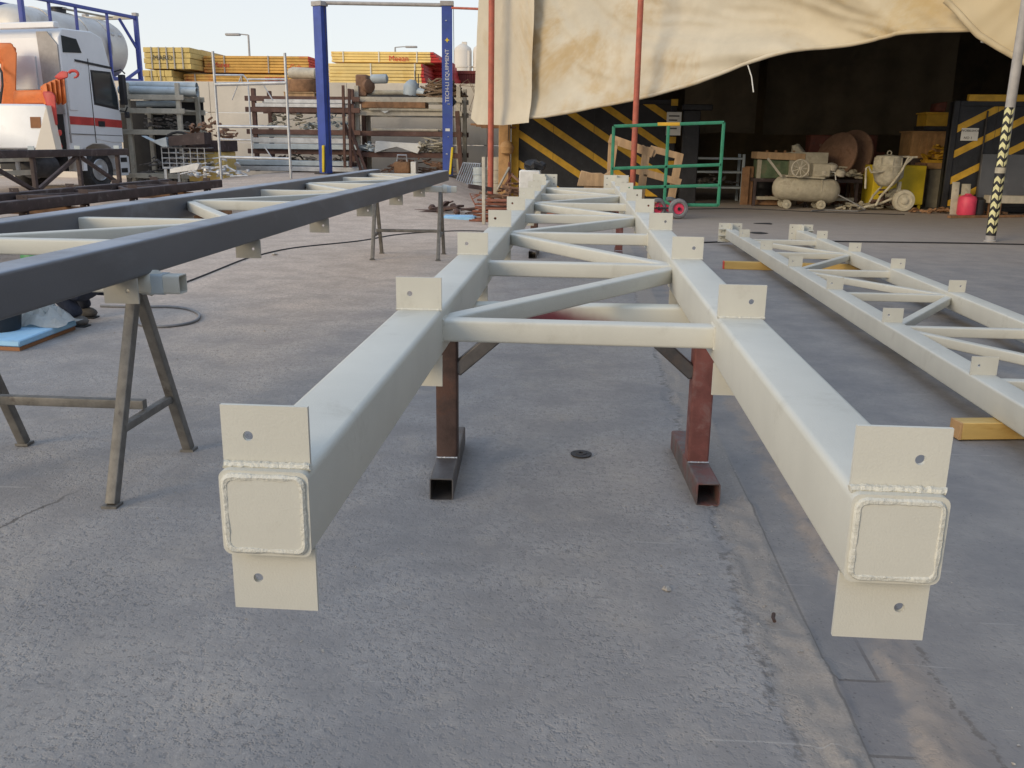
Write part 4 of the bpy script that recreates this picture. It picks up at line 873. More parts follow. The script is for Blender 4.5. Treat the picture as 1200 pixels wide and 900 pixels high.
MB().tube([((p0.x+p1.x)/2+.40+.1*math.cos(k*.63), 25.98, zq+.53+.15*math.sin(k*.63)) for k in range(10)], .012, 6, True).build('rope_loop', GALV, fl)
for i, (ua, va, ub, vb) in enumerate(((404, 145, 424, 199), (409, 146, 430, 199), (402, 100, 404, 190), (409, 104, 411, 190))):
    y = 24.95-.05*i; a, b = at_y(ua, va, y), at_y(ub, vb, y); b.z = max(b.z-.15, gz(b.x, y)+.02)
    tag(MB().bar(a, b, .07, .07, up=(0, 1, 0)).build('steel_bar', RACKB), ('left brown bar leaning out from the brown rack', 'right brown bar leaning out from the brown rack', 'tall brown bar standing at the end of the brown rack', 'shorter brown bar standing at the end of the brown rack')[i], 'steel bar')
# right rack
RR, xa, xb, zs, zb = rack('mixed cream and brown rack behind the right lift post', 417, 540, (114, 130, 154, 179), 25.8, 1.4, RACKP, [RACKP, RACKP, RACKB, RACKB], extra=.05, top_v=101)
gmr = thing('gear_motor', 'rusty gearbox with grey motor on top of the right rack', 'gear motor', at_y(432, 112, 26))
q = at_y(425, 114, 25.9); z0 = zs[0]+.002
MB().b2((q.x-.18, 25.8, z0), (q.x+.16, 26.4, z0+.62)).build('housing', RUSTDISC, gmr, bevel=.04)
MB().lathe([(.05, 0), (.13, .05), (.13, .5), (.09, .53), (.03, .55)], (q.x+.2, 26.0, z0+.5), (1, 0, .03), 16).build('motor', PALESTEEL, gmr)
MB().lathe([(.12, 0), (.2, .04), (.2, .16), (.1, .2)], (q.x+.1, 25.95, z0+.3), (.8, -.6, 0), 16).build('gear', RUSTDISC, gmr); MB().cyl((q.x+.15, 26, z0+.12), (q.x+1.7, 26, z0+.14), .07, 12).build('shaft', DUSTY, gmr)
MB().b2((q.x+.15, 25.8, z0), (q.x+1.5, 26.3, z0+.06)).build('base_frame', DARKSTEEL, gmr)
vs2 = thing('pump', 'grey cast pump on top of the right rack', 'pump', at_y(482, 112, 26)); q2 = at_y(484, 114, 25.9)
MB().lathe([(.14, 0), (.22, .06), (.24, .3), (.17, .42), (.08, .5)], (q2.x-.1, 26, z0+.0), (.15, 0, 1), 16).build('body', PALESTEEL, vs2); MB().cyl((q2.x, 26, z0+.2), (q2.x+.35, 25.9, z0+.12), .11, 14).build('outlet', PALESTEEL, vs2)
for i in (0, 1): MB().cyl((q2.x+.05+i*.1, 26, z0+.3), (q2.x+.05+i*.1, 26, z0+.75-.1*i), .012, 6).build('stud', DARKSTEEL, vs2)
rp = thing('rope_coil', 'heap of brown wire rope on top of the right rack', 'rope', at_y(515, 110, 26)); q3 = at_y(516, 114, 26)
for k in range(16):
    w1 = .75-.03*k+random.uniform(-.05, .05); zc = z0+.05+.028*k; oy = random.uniform(-.1, .1)
    MB().tube([(q3.x+random.uniform(-.04, .04)+w1*math.cos(a_*.4488), 26.1+oy+.32*math.sin(a_*.4488), zc+.05*math.sin(a_*1.7+k)) for a_ in range(14)], .026, 6, True).build('turn', ROPE, rp)
for k in range(3): MB().tube([(q3.x+.55, 26, z0+.35), (q3.x+.85+.1*k, 25.7, z0+.5-.1*k), (q3.x+1.05+.08*k, 25.6, z0+.1-.15*k), (q3.x+.9+.2*k, 25.55, z0-.35-.05*k), (q3.x+1.15, 25.5, z0-.5)], .008, 5).build('loose_end', ROPE, rp)
tag(MB().b2((at_y(425, 120, 25.7).x, 25.6, zs[1]+.07), (at_y(499, 120, 25.7).x, 26.2, zs[1]+.24)).build('timber_plank', OLDWOOD, bevel=.01), 'orange brown timber on the second shelf of the right rack', 'timber')
bundle('steel_strips', 'flat strips under the orange timber on the right rack', 'strips', (xa+.25, 25.9, zs[1]+.0), (xb-.6, 25.9, zs[1]+.0), 5, .5, .1, .032, DUSTY, .2, 'bar')
sheet('paper_sheet', 'white triangular sheet hanging from the second shelf of the right rack', [(441, 126), (462, 126), (451, 133)], 25.63, PAPER, .01, cat='sheet')
bundle('conduit_pipes', 'pale pipes on the third shelf of the right rack', 'pipes', (xa+.6, 26, zs[2]), (xb-.7, 26, zs[2]), 6, .5, .1, .04, RACKP, .2)
sheet('folded_sheet', 'white folded sheet on the lowest shelf of the right rack', [(439, 179), (440, 165), (468, 167), (492, 168), (494, 171), (489, 180), (465, 172), (452, 175)], 25.55, PAPER, .5, cat='sheet')
scrap('rod offcuts on the lowest shelf of the right rack', (at_y(506, 175, 26).x, 26, zs[3]), (1.1, .9, .42), 60, DUSTY, .5)
scrap('dark fittings at left on the lowest shelf of the right rack', (xa+.3, 26, zs[3]), (.8, .9, .3), 30, PALESTEEL, .4)
scrap('brown junk on the floor under the right rack', (at_y(490, 195, 25.9).x, 25.9, zb), (2.0, 1.0, .55), 80, RUSTDISC, .6)
can = thing('jerry_can', 'orange brown jerry can under the right rack', 'jerry can', at_y(471, 199, 25.4)); qc = at_y(471, 199, 25.4)
MB().b2((qc.x-.23, 25.3, zb), (qc.x+.23, 25.6, zb+.34)).build('body', OLDWOOD, can, bevel=.06, seg=2); MB().tube([(qc.x-.15, 25.45, zb+.33), (qc.x-.13, 25.45, zb+.52), (qc.x+.13, 25.45, zb+.52), (qc.x+.15, 25.45, zb+.33)], .025, 6).build('handle', GALV, can)
tag(MB().b2((at_y(482, 195, 25.4).x, 25.3, zb), (at_y(488, 195, 25.4).x, 25.7, zb+.34)).build('carton', PAPER, bevel=.01), 'small pale carton under the right rack', 'carton')
tag(MB().bar((at_y(536, 137, 25.5).x, 25.45, zs[1]+.0), (at_y(541, 205, 25.5).x, 25.40, zb), .12, .1, up=(0, 1, 0)).build('steel_bar', RACKB), 'brown steel bar standing against the right end of the right rack', 'steel bar')

# ------------------------------------------------------------------ two-post vehicle lift
lf = thing('vehicle_lift', 'blue two-post vehicle lift with overhead bar and yellow arms', 'vehicle lift', (-5.3, 24, gz(-5.3, 24)))
cols_ = []
for i, (ub, ut) in enumerate(((384, 372.5), (526, 522.5))):
    c = at_y(ub, 205, 24); cz = at_y(ut, 7, 24).z; x = (c.x+at_y(ut, 7, 24).x)/2; zg = gz(x, 24); rz = (R(-28), R(8))[i]; M_ = Matrix.Rotation(rz, 3, 'Z'); cols_.append((x, cz))
    cc = lambda a, b, z: Vector((x, 24, 0))+M_ @ Vector((a, b, 0))+Vector((0, 0, z))
    # C-shaped column
    pr = [(-.14, -.11), (.14, -.11), (.14, .11), (.08, .11), (.08, .095), (.125, .095), (.125, -.095), (-.125, -.095), (-.125, .095), (-.08, .095), (-.08, .11), (-.14, .11)]
    pc = MB().prism([cc(a, b, zg) for a, b in pr], (0, 0, cz-zg)).build('column', BLUEP, lf)
    MB().box(cc(0, .02, zg+.015), (.5, .45, .03), rz=rz).build('base_plate', DARKSTEEL, lf, bevel=.004)
    MB().box(cc(0, .06, zg+.75), (.22, .12, .9), rz=rz).build('carriage', BLKPL, lf)
    MB().bar(cc(.06, -.16, zg+.06), cc(.13, -.2, zg+.78), .06, .10, up=(0, 1, 0)).build('arm', YELP, lf, bevel=.01)
    MB().box(cc(0, 0, cz+.05), (.36, .28, .12), rz=rz).build('top_box', GREYPOLE, lf, bevel=.01)
    MB().tube([cc(.17, 0, cz), cc(.18, .02, cz-1.2), cc(.165, 0, cz-2.4), cc(.17, .01, zg+.5)], .008, 5).build('hose', CABLE, lf)
    if i == 1:
        text_part('lettering', 'TECH-LI EQUIPMENT', .145, MX(cc(0, -.1125, zg+2.62), (0, 0, 1), M_ @ Vector((-1, 0, 0))), PAPER, pc)
        st = []
        for k in range(8): r_ = .07 if k % 2 == 0 else .028; st.append(cc(r_*math.cos(k*math.pi/4), -.113, zg+3.52+r_*math.sin(k*math.pi/4)))
        MB().prism(st, M_ @ Vector((0, -.003, 0))).build('emblem', YELP, pc)
        MB().prism([cc(-.06, -.112, zg+1.20), cc(.06, -.112, zg+1.20), cc(.06, -.112, zg+1.27), cc(-.06, -.112, zg+1.27)], M_ @ Vector((0, -.003, 0))).build('sticker', PAPER, pc)
        MB().prism([cc(.14, 0, zg+1.85), cc(.25, 0, zg+1.97), cc(.14, 0, zg+2.1)], (0, .05, 0)).build('bracket', DARKSTEEL, pc)
        for zz in (.6, 1.05, 1.9, 2.95, 4.0): MB().cyl(cc(random.uniform(-.07, .07), -.11, zg+zz), cc(0, -.118, zg+zz), .014, 8).build('bolt', GALV, pc)
MB().tube([(cols_[0][0], 24, cols_[0][1]+.08), (cols_[1][0], 24, cols_[1][1]+.02)], .05, 10).build('overhead_bar', GREYPOLE, lf)
pr1 = at_y(575, 11, 22.6); tag(MB().tube([(cols_[1][0]+.15, 23.9, cols_[1][1]-.06), pr1], .03, 8).build('red_rail', REDPOLE), 'thin red rail from the right lift post to the tarpaulin', 'rail')

# ------------------------------------------------------------------ scaffold frame
sf = thing('scaffold_frame', 'white ladder-like scaffold frame standing before the racks', 'scaffold frame', (-8, 21.8, gz(-8, 21.8)))
ys_f = 21.6
def sp_(u, v): return at_y(u, v, ys_f)
a, b = sp_(246, 60), sp_(263, 214); xg = (a.x+b.x)/2; Lx = xg
c_, d_ = sp_(331.5, 62), sp_(343, 207); Rx = (c_.x+d_.x)/2
gzL, gzR = gz(Lx, ys_f), gz(Rx, ys_f)
MB().tube([(Lx-.0, ys_f, gzL), (Lx, ys_f, a.z)], .035, 10).build('upright', GALV, sf); MB().tube([(Rx, ys_f, gzR), (Rx, ys_f, c_.z)], .035, 10).build('upright', GALV, sf)
for v0, v1, r_ in ((99, 97, .045), (148, 149, .035), (184, 186, .035)): MB().tube([(Lx, ys_f, sp_(252, v0).z), (Rx, ys_f, sp_(336, v1).z)], r_, 10).build('rung', GALV, sf)
zi = sp_(270, 88).z; xi = sp_(292, 120).x
MB().tube([(Lx, ys_f, zi), (xi-.1, ys_f, zi), (xi, ys_f, zi-.12), (xi, ys_f, sp_(292, 184).z)], .022, 8).build('inner_bow', GALV, sf)
MB().tube([(xi, ys_f, sp_(300, 93).z), (Rx, ys_f, sp_(336, 93).z)], .022, 8).build('rung', GALV, sf); MB().tube([(Lx, ys_f, sp_(255, 163).z), (xi, ys_f, sp_(292, 164).z)], .018, 8).build('rung', GALV, sf)
for (ua, va, ub, vb) in ((283, 88, 272, 117), (309, 100, 320, 118), (310, 172, 318, 184)): MB().tube([sp_(ua, va), sp_(ub, vb)], .014, 6).build('brace', GALV, sf)

# ------------------------------------------------------------------ things between the lift and the workshop
gr = thing('steel_grille', 'white steel bar grille leaning in front of the wall', 'grille', at_y(548, 212, 23.5)); y = 23.5
G4 = [at_y(533, 216, 23.2), at_y(555, 216, 23.2), at_y(563, 192, 24), at_y(543, 191, 24)]
for e in ((0, 1), (1, 2), (2, 3), (3, 0)): MB().tube([G4[e[0]], G4[e[1]]], .02, 6).build('frame_bar', GALV, gr)
for k in range(1, 8): MB().tube([G4[0].lerp(G4[1], k/8), G4[3].lerp(G4[2], k/8)], .016, 6).build('bar', GALV, gr)
for i, (u, r_, vt, vb, mt, lab) in enumerate(((582, .26, 184, 226, RACKP, 'tall pale drum standing behind the left red pole'), (563, .2, 196, 216, PALESTEEL, 'short grey drum behind the steel grille'))):
    q = at_y(u, vb, 23.2); zt_ = at_y(u, vt, 23.2).z; zg = gz(q.x, 23.2); t = thing('drum', lab, 'drum', (q.x, 23.2, zg))
    MB().lathe([(r_, 0), (r_, (zt_-zg)*.33), (r_+.02, (zt_-zg)*.35), (r_, (zt_-zg)*.37), (r_, (zt_-zg)*.66), (r_+.02, (zt_-zg)*.68), (r_, (zt_-zg)*.7), (r_, zt_-zg), (r_-.03, zt_-zg-.01), (r_-.03, zt_-zg-.06)], (q.x, 23.2, zg), n=24, cap=True).build('body', mt, t)
wp = on_z(567, 263); tag(MB().shs((wp.x, wp.y, 0), (wp.x-.02, wp.y+.1, at_y(566, 184, wp.y).z), .06, .06, .006, up=(0, 1, 0)).build('steel_post', RACKP), 'slim cream post standing in front of the rebar bundle', 'post')
rb = thing('rebar_bundle', 'bundle of rusty rebar on the floor left of the truss end', 'rebar', (-1.2, 16.4, 0)); a = on_z(556, 259); 
for k in range(46):
    i, j = k % 8, k//8; y = 16.0+.055*i+random.uniform(-.02, .02); z = .03+.075*j+random.uniform(-.01, .01)
    x0 = -2.0+random.uniform(-.12, .12)+.03*j; MB().tube([(x0, y, z), (x0+1.2, y+.05, z+random.uniform(-.02, .02)), (x0+3.2, y+.1, z)], .022, 6).build('rod', REBAR, rb)
for k in range(3): MB().tube([(-1.98, 16.1, .3), (-2.05-.02*k, 16.1, .42+.05*k), (-1.9, 16.15, .5)], .012, 5).build('bent_end', REBAR, rb)
a = on_z(521, 258); tag(MB().box((-2.33, 16.45, .04), (.62, .5, .07), rz=.05).build('foam_offcut', FOAM, bevel=.012), 'light blue foam offcut left of the rebar bundle', 'board')
sc_ = scrap('scrap rods leaning and lying behind the rebar bundle', (-1.55, 20.9, 0), (1.2, 1.2, .75), 60, RUSTDISC, .9)
for i, (ua, va, ub, vb, mt) in enumerate(((583, 222, 597, 196, RACKP), (588, 224, 601, 203, REBAR), (597, 190, 597, 232, REBAR))):
    tag(MB().tube([at_y(ua, va, 21.2+.05*i), at_y(ub, vb, 21.3+.05*i)], .03, 6).build('steel_rod', mt), ('pale rod leaning by the yellow container edge', 'rusty rod leaning by the yellow container edge', 'upright rusty rod at the container corner')[i], 'rod')
ch = scrap('small junk heap on the sand below the dark truss end', (at_y(530, 228, 17).x, 17.2, gz(-2.6, 17.2)), (1.2, .8, .22), 24, RUSTBROWN, .7)
tag(MB().bar(at_y(549, 218, 20), at_y(576, 222, 20.2), .1, .1).build('steel_bar', BROWN), 'dark bar lying on the sand left of the red pole', 'steel bar')

# ------------------------------------------------------------------ workshop shelter: poles, tarpaulins, roof
TA, TB = Vector((-3.2, 22.8, 0)), Vector((9.5, 13.9, 0)); tn = Vector((TB.y-TA.y, -(TB.x-TA.x), 0)).normalized(); td = (TB-TA).normalized()
if tn.y > 0: tn = -tn
def on_tarp(u, v, off=0.0, A=TA):
    d = _F+_R2*((u-600)/FPX)-_U2*((v-450)/FPX); k = (A+tn*off-CAM).dot(tn)/d.dot(tn); return CAM+d*k
def tarp(name, label, edge, off, top_z, mat, amp=.09, seed=0, nu=110, nv=46, hem=.05, skew=1.2, left_slant=0.0):
    E_ = [on_tarp(u, v, off) for u, v in edge]; S = [(p-TA).dot(td) for p in E_]; Zb = [p.z for p in E_]; vs_ = []
    hemp = []
    for i in range(nu):
        s_ = S[0]+(S[-1]-S[0])*i/(nu-1); zb_ = float(np.interp(s_, S, Zb))
        for j in range(nv):
            f = j/(nv-1); z = zb_+(top_z-zb_)*f; ss_ = s_-left_slant*(1-i/(nu-1))*(1-f)
            th_ = skew*(.55+.35*sstep(2, 9, ss_)); wp_ = .35*mn.noise(Vector((ss_*.5, z*.5, seed+31)))
            ca, cb = ss_*math.cos(th_)+(z-3)*math.sin(th_)+wp_, -ss_*math.sin(th_)+(z-3)*math.cos(th_)
            q = Vector((ca*.62, cb*.12, seed*1.7)); rd = lambda v_: math.exp(-(mn.noise(v_)*2.6)**2)
            fold = 1.0*rd(q)+.9*mn.noise(q*.8+Vector((9, 2, 4)))+.30*rd(Vector((ca*1.5, cb*.2, seed+7)))+.13*rd(Vector((ca*3.6, cb*.5, seed+17)))
            w_ = .05*mn.noise(Vector((ss_*2.3, z*1.6, seed+5)))+.03*mn.noise(Vector((ss_*6, z*5, seed+9)))
            sag = .35*math.exp(-((z-zb_)/.35)**2)
            p = TA+td*ss_+tn*(off+amp*(fold-.5+w_)+sag*amp*1.6*(1-f)); vs_.append((p.x, p.y, z))
            if j == 0: hemp.append(Vector((p.x, p.y, z)))
    o = MB().add(vs_, [(i*nv+j, (i+1)*nv+j, (i+1)*nv+j+1, i*nv+j+1) for i in range(nu-1) for j in range(nv-1)])
    t = thing(name, label, 'tarpaulin', hemp[len(hemp)//2])
    o.build('canvas', mat, t, smooth=60)
    if hem: MB().tube(hemp, [hem*(.9+.25*mn.noise(Vector((k*.05, seed, 0)))) for k in range(len(hemp))], 8).build('rolled_hem', mat, t, smooth=80)
    return t, hemp
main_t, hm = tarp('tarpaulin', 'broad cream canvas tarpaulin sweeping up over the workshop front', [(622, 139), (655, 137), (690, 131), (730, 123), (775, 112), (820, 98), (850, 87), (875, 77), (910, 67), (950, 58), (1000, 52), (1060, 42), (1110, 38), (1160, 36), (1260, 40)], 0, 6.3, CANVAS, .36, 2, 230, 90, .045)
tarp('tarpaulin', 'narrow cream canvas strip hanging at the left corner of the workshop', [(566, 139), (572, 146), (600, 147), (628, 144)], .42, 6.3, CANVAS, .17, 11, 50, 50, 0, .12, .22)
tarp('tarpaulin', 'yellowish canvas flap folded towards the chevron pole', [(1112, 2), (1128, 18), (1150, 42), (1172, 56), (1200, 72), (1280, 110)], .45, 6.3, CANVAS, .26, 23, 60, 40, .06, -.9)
for i, (u, v, ub, vb, lab) in enumerate(((875, 72, 883, 108, 'thin white cord dangling from the tarpaulin hem'), (1155, 30, 1151, 50, 'short pale tie hanging from the canvas flap'))):
    a, b = on_tarp(u, v, .5 if i else .25), on_tarp(ub, vb, .5 if i else .25); tag(MB().tube([a, a.lerp(b, .5)+Vector((.03, 0, 0)), b], (.012, .03)[i], 6).build('cord', PAPER), lab, 'cord')
rp1 = at_y(575, 190, 20.8); tag(MB().cyl((rp1.x, rp1.y, 0), (rp1.x, rp1.y, 6.2), .07, 16).build('support_pole', REDPOLE), 'red oxide pole at the left corner of the workshop', 'pole')
rp2 = at_y(742, 200, 18.7); tag(MB().cyl((rp2.x, 18.7, 0), (at_y(751, 0, 18.7).x, 18.75, 6.2), .062, 16).build('support_pole', REDPOLE), 'red oxide pole in front of the broad tarpaulin', 'pole')
cpz = on_z(1160, 283); cpl = thing('chevron_pole', 'grey pole with black and pale yellow chevron bands at right', 'pole', cpz); zc0 = .0; zc1 = at_y(1188, 126, cpz.y).z
MB().cyl((cpz.x, cpz.y, 0), (cpz.x+.02, cpz.y, 6.2), .075, 20).build('pipe', GREYPOLE, cpl)
nb_ = 15; hb = (zc1-.12)/nb_
MB().lathe([(.0775, .10), (.0775, zc1)], (cpz.x, cpz.y, 0), n=24, cap=False).build('black_wrap', BLACKP, cpl)
for k in range(nb_):
    if k == 7: continue
    zc = .14+hb*k; vs_ = []; fs_ = []
    for half in (0, 1):       # chevrons, two per turn seen from the front
        b0 = len(vs_)
        for j in range(5):
            ang = R(-170+half*84+j*18.5); dz = -abs(j-2)/2*hb*.42
            for zz in (zc+dz, zc+dz+hb*.55): vs_.append((cpz.x+.079*math.cos(ang), cpz.y+.079*math.sin(ang), zz+hb*.35))
        fs_ += [(b0+2*j, b0+2*j+2, b0+2*j+3, b0+2*j+1) for j in range(4)]
    MB().add(vs_, fs_).build('chevron', CHEVY, cpl, smooth=0)
MB().lathe([(.08, 0), (.08, .09), (.0795, .09)], (cpz.x, cpz.y, .14+hb*7.2), n=20, cap=False).build('band', DUSTY, cpl)
MB().lathe([(.10, 0), (.10, .02), (.08, .03)], (cpz.x, cpz.y, 0), n=20).build('collar', GREYPOLE, cpl)
sh_ = thing('workshop_shelter', 'dark canvas roof and walls enclosing the open workshop, plus an added unseen light-blocking wall', 'shelter', (6, 25, 0))
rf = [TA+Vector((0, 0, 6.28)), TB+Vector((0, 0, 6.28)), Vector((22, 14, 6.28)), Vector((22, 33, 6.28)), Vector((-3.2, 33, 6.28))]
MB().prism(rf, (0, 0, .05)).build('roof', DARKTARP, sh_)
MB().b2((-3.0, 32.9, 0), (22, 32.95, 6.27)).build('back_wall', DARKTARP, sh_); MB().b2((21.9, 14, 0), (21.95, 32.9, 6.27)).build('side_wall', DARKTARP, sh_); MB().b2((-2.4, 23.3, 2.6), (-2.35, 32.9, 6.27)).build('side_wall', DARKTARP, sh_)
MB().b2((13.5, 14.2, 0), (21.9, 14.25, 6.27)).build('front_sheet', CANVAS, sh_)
MB().prism([(9.5, 13.85, 0), (5.6, -10, 0), (5.6, -10, 6.27), (9.5, 13.85, 6.27)], (.05, 0, 0)).build('side_wall', DARKTARP, sh_)  # added unseen wall, cuts sky light reaching the trusses from the right
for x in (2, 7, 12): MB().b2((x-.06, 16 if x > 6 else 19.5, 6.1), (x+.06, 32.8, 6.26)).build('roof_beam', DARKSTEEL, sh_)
def curtain(label, u0, u1, v, y, top, mat, seed):
    a, b = at_y(u0, v, y), at_y(u1, v, y); nu, nv = 60, 14; vs_ = []
    for i in range(nu):
        x = a.x+(b.x-a.x)*i/(nu-1)
        for j in range(nv):
            f = j/(nv-1); z0 = a.z+(b.z-a.z)*i/(nu-1)+.05*mn.noise(Vector((x*1.1, seed, 0))); vs_.append((x, y+.14*mn.noise(Vector((x*1.4, f*.8, seed)))+.05*math.sin(x*6+seed), z0+(top-z0)*f))
    return tag(MB().add(vs_, [(i*nv+j, (i+1)*nv+j, (i+1)*nv+j+1, i*nv+j+1) for i in range(nu-1) for j in range(nv-1)]).build('curtain', mat, smooth=60), label, 'canvas curtain')
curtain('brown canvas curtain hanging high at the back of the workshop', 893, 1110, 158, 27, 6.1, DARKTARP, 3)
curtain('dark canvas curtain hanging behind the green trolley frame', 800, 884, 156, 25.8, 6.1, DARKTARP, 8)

# ------------------------------------------------------------------ black and yellow striped containers
def stripes_on(parent, x0, x1, z0, z1, y, polys, mat):
    for P in polys: MB().prism([(x, y, z) for x, z in P], (0, .006, 0)).build('stripe', mat, parent)
def clip(P, x0, x1, z0, z1):
    for ax_, lim, sg in ((0, x0, 1), (0, x1, -1), (1, z0, 1), (1, z1, -1)):
        Q = []
        for i in range(len(P)):
            a, b = P[i], P[(i+1) % len(P)]; ia, ib = (a[ax_]-lim)*sg >= 0, (b[ax_]-lim)*sg >= 0
            if ia: Q.append(a)
            if ia != ib: t = (lim-a[ax_])/(b[ax_]-a[ax_]); Q.append((a[0]+(b[0]-a[0])*t, a[1]+(b[1]-a[1])*t))
        P = Q
        if not P: break
    return P
def striped(label, x0, x1, h, y, dep, slope, lines, wd, border, group):
    t = thing('striped_container', label, 'container', ((x0+x1)/2, y, 0), group)
    MB().b2((x0, y+.02, .08), (x1, y+dep, h)).build('shell', BLACKP, t, bevel=.02)
    for x in (x0, x1-.14): MB().b2((x, y-.02, 0), (x+.14, y+.12, h+.02)).build('corner_post', BLACKP, t, bevel=.015)
    for z in (.02, h-.1): MB().b2((x0+.14, y-.012, z), (x1-.14, y+.1, z+.12)).build('rail', BLACKP, t, bevel=.01)
    n = int((x1-x0)/1.2)
    for k in range(1, n+1):
        x = x0+(x1-x0)*k/(n+1); MB().b2((x-.004, y+.008, .16), (x+.004, y+.03, h-.1)).build('seam', DARKSTEEL, t)
    for (xc, zc) in lines:
        P = [(xc-12, zc-12*slope-wd/2), (xc+12, zc+12*slope-wd/2), (xc+12, zc+12*slope+wd/2), (xc-12, zc-12*slope+wd/2)]; P = clip(P, x0+.145, x1-.145, .15, h-.10)
        if len(P) >= 3: MB().prism([(px_, y+.010, pz_) for px_, pz_ in P], (0, .012, 0)).build('stripe', HAZY, t)
    return t
Yc = 22.9; X0, X1 = at_y(601, 190, Yc).x, at_y(790, 190, Yc).x
L1 = [at_y(u, v, Yc) for u, v in ((606, 155), (640, 145), (680, 140), (720, 133), (765, 129))]
L1 = [(p.x, p.z) for p in (at_y(640, 174, Yc), at_y(665, 160, Yc), at_y(700, 155, Yc), at_y(735, 143, Yc), at_y(770, 133, Yc))]
slope = -(at_y(606, 155, Yc).z-at_y(678, 204, Yc).z)/(at_y(678, 204, Yc).x-at_y(606, 155, Yc).x)
sc1 = striped('black container with yellow diagonal stripes under the cream tarpaulin', X0, X1, 2.55, Yc, 2.4, slope, [(at_y(642, 179.5, Yc).x, at_y(642, 179.5, Yc).z), (at_y(670, 166, Yc).x, at_y(670, 166, Yc).z), (at_y(700, 154, Yc).x, at_y(700, 154, Yc).z), (at_y(740, 146, Yc).x, at_y(740, 146, Yc).z), (at_y(610, 193, Yc).x, at_y(610, 193, Yc).z), (at_y(776, 133, Yc).x, at_y(776, 133, Yc).z)], .19, None, 'striped containers')
MB().b2((X0-.04, Yc-.045, .05), (X0+.15, Yc-.025, 2.5)).build('yellow_post', HAZY, sc1)
for z in (.9, 1.5, 2.05, 2.42): MB().b2((X1-.16, Yc-.03, z), (X1+.01, Yc-.022, z+.16)).build('yellow_patch', HAZY, sc1)
cpst = thing('canvas_post', 'tan timber post at the left corner of the striped container', 'post', at_y(590, 230, 22.6)); q = at_y(592, 190, 22.65)
MB().b2((q.x-.17, 22.6, 0), (q.x+.12, 22.8, 2.3)).build('post', TANWOOD, cpst, bevel=.015); MB().lathe([(.02, 0), (.16, .05), (.2, .2), (.13, .32), (.03, .36)], (q.x+.05, 22.5, 1.15), n=14).build('hanging_bag', TANWOOD, cpst)
MB().tube([(q.x+.08, 22.55, 1.5), (q.x+.1, 22.55, 2.3)], .012, 5).build('cord', CABLE, cpst)
for i in range(3): tag(MB().box((at_y(572+6*i, 141+2.5*i, 22.7).x, 22.75, at_y(575, 146+1.5*i, 22.7).z), (.9, .2, .05), rz=.05*i).build('roof_board', OLDWOOD, bevel=.005), ('upper', 'middle', 'lower')[i]+' board end jutting below the narrow canvas strip', 'board')
gp = thing('gate_post', 'black gate post with white notice beside the striped container', 'post', (at_y(808, 240, 22.5).x, 22.5, 0)); q = at_y(807, 190, 22.5)
MB().b2((q.x-.2, 22.4, 0), (q.x+.22, 22.6, 2.3)).build('post', BLACKP, gp, bevel=.02); MB().b2((q.x-.24, 22.36, 2.3), (q.x+.5, 22.64, 2.44)).build('lintel_stub', BLACKP, gp, bevel=.02); pp_ = at_y(790, 145, 22.38)
MB().b2((pp_.x-.19, 22.37, pp_.z-.28), (pp_.x+.17, 22.395, pp_.z+.28)).build('notice', PAPER, gp)
for k in range(4): MB().b2((pp_.x-.14, 22.362, pp_.z+.17-.1*k), (pp_.x+.12-.05*(k % 2), 22.368, pp_.z+.20-.1*k)).build('print_line', PRINT, gp)
# right container
Yr = 21.0; XL = at_y(1103, 240, Yr).x; XL2 = at_y(1117, 128, Yr).x; XL = (XL+XL2)/2
slr = (at_y(1152, 136, Yr).z-at_y(1120, 152, Yr).z)/(at_y(1152, 136, Yr).x-at_y(1120, 152, Yr).x)
f3 = lambda u, v: (at_y(u, v, Yr).x, at_y(u, v, Yr).z)
sc2 = striped('black steel gate leaf with yellow diagonal stripes behind the chevron pole', XL, XL+6.0, 2.5, Yr, .28, slr, [f3(1138, 143), f3(1150, 165), f3(1130, 204), f3(1140, 225)], .17, None, 'striped containers')
MB().b2((XL+.3, Yr-.02, 2.51), (XL+6, Yr+.1, 2.66)).build('yellow_top_rail', HAZY, sc2, bevel=.01)
for u in (1150,):
    q = at_y(u, 180, Yr); MB().cyl((q.x, Yr-.035, .2), (q.x, Yr-.035, 2.3 if u == 1150 else 1.6), .02, 8).build('lock_rod', DARKSTEEL, sc2)
q = at_y(1136, 157.5, Yr); MB().b2((q.x-.19, Yr-.02, q.z-.14), (q.x+.19, Yr-.004, q.z+.14)).build('notice', PAPER, sc2)
text_part('lettering', 'WORKSHOP', .075, MX((q.x, Yr-.024, q.z+.08), (1, 0, 0), (0, 0, 1)), PRINT, sc2); text_part('lettering', 'NO 1', .08, MX((q.x-.03, Yr-.024, q.z-.08), (1, 0, 0), (0, 0, 1)), PRINT, sc2)
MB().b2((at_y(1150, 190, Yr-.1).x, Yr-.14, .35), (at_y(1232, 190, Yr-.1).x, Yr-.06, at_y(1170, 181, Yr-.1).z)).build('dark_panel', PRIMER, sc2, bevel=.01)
tag(MB().b2((at_y(1156, 240, 20.2).x, 20.1, .28), (at_y(1156, 240, 20.2).x+1.6, 20.4, .45)).build('step_plank', RACKP, bevel=.01), 'pale plank step in front of the right striped gate', 'plank')
for k in (0, 1): tag(MB().b2((at_y(1156, 240, 20.2).x+.1+1.2*k, 20.12, 0), (at_y(1156, 240, 20.2).x+.3+1.2*k, 20.38, .279)).build('step_block', OLDWOOD, bevel=.01), ('left', 'right')[k]+' timber block under the pale plank step', 'block')
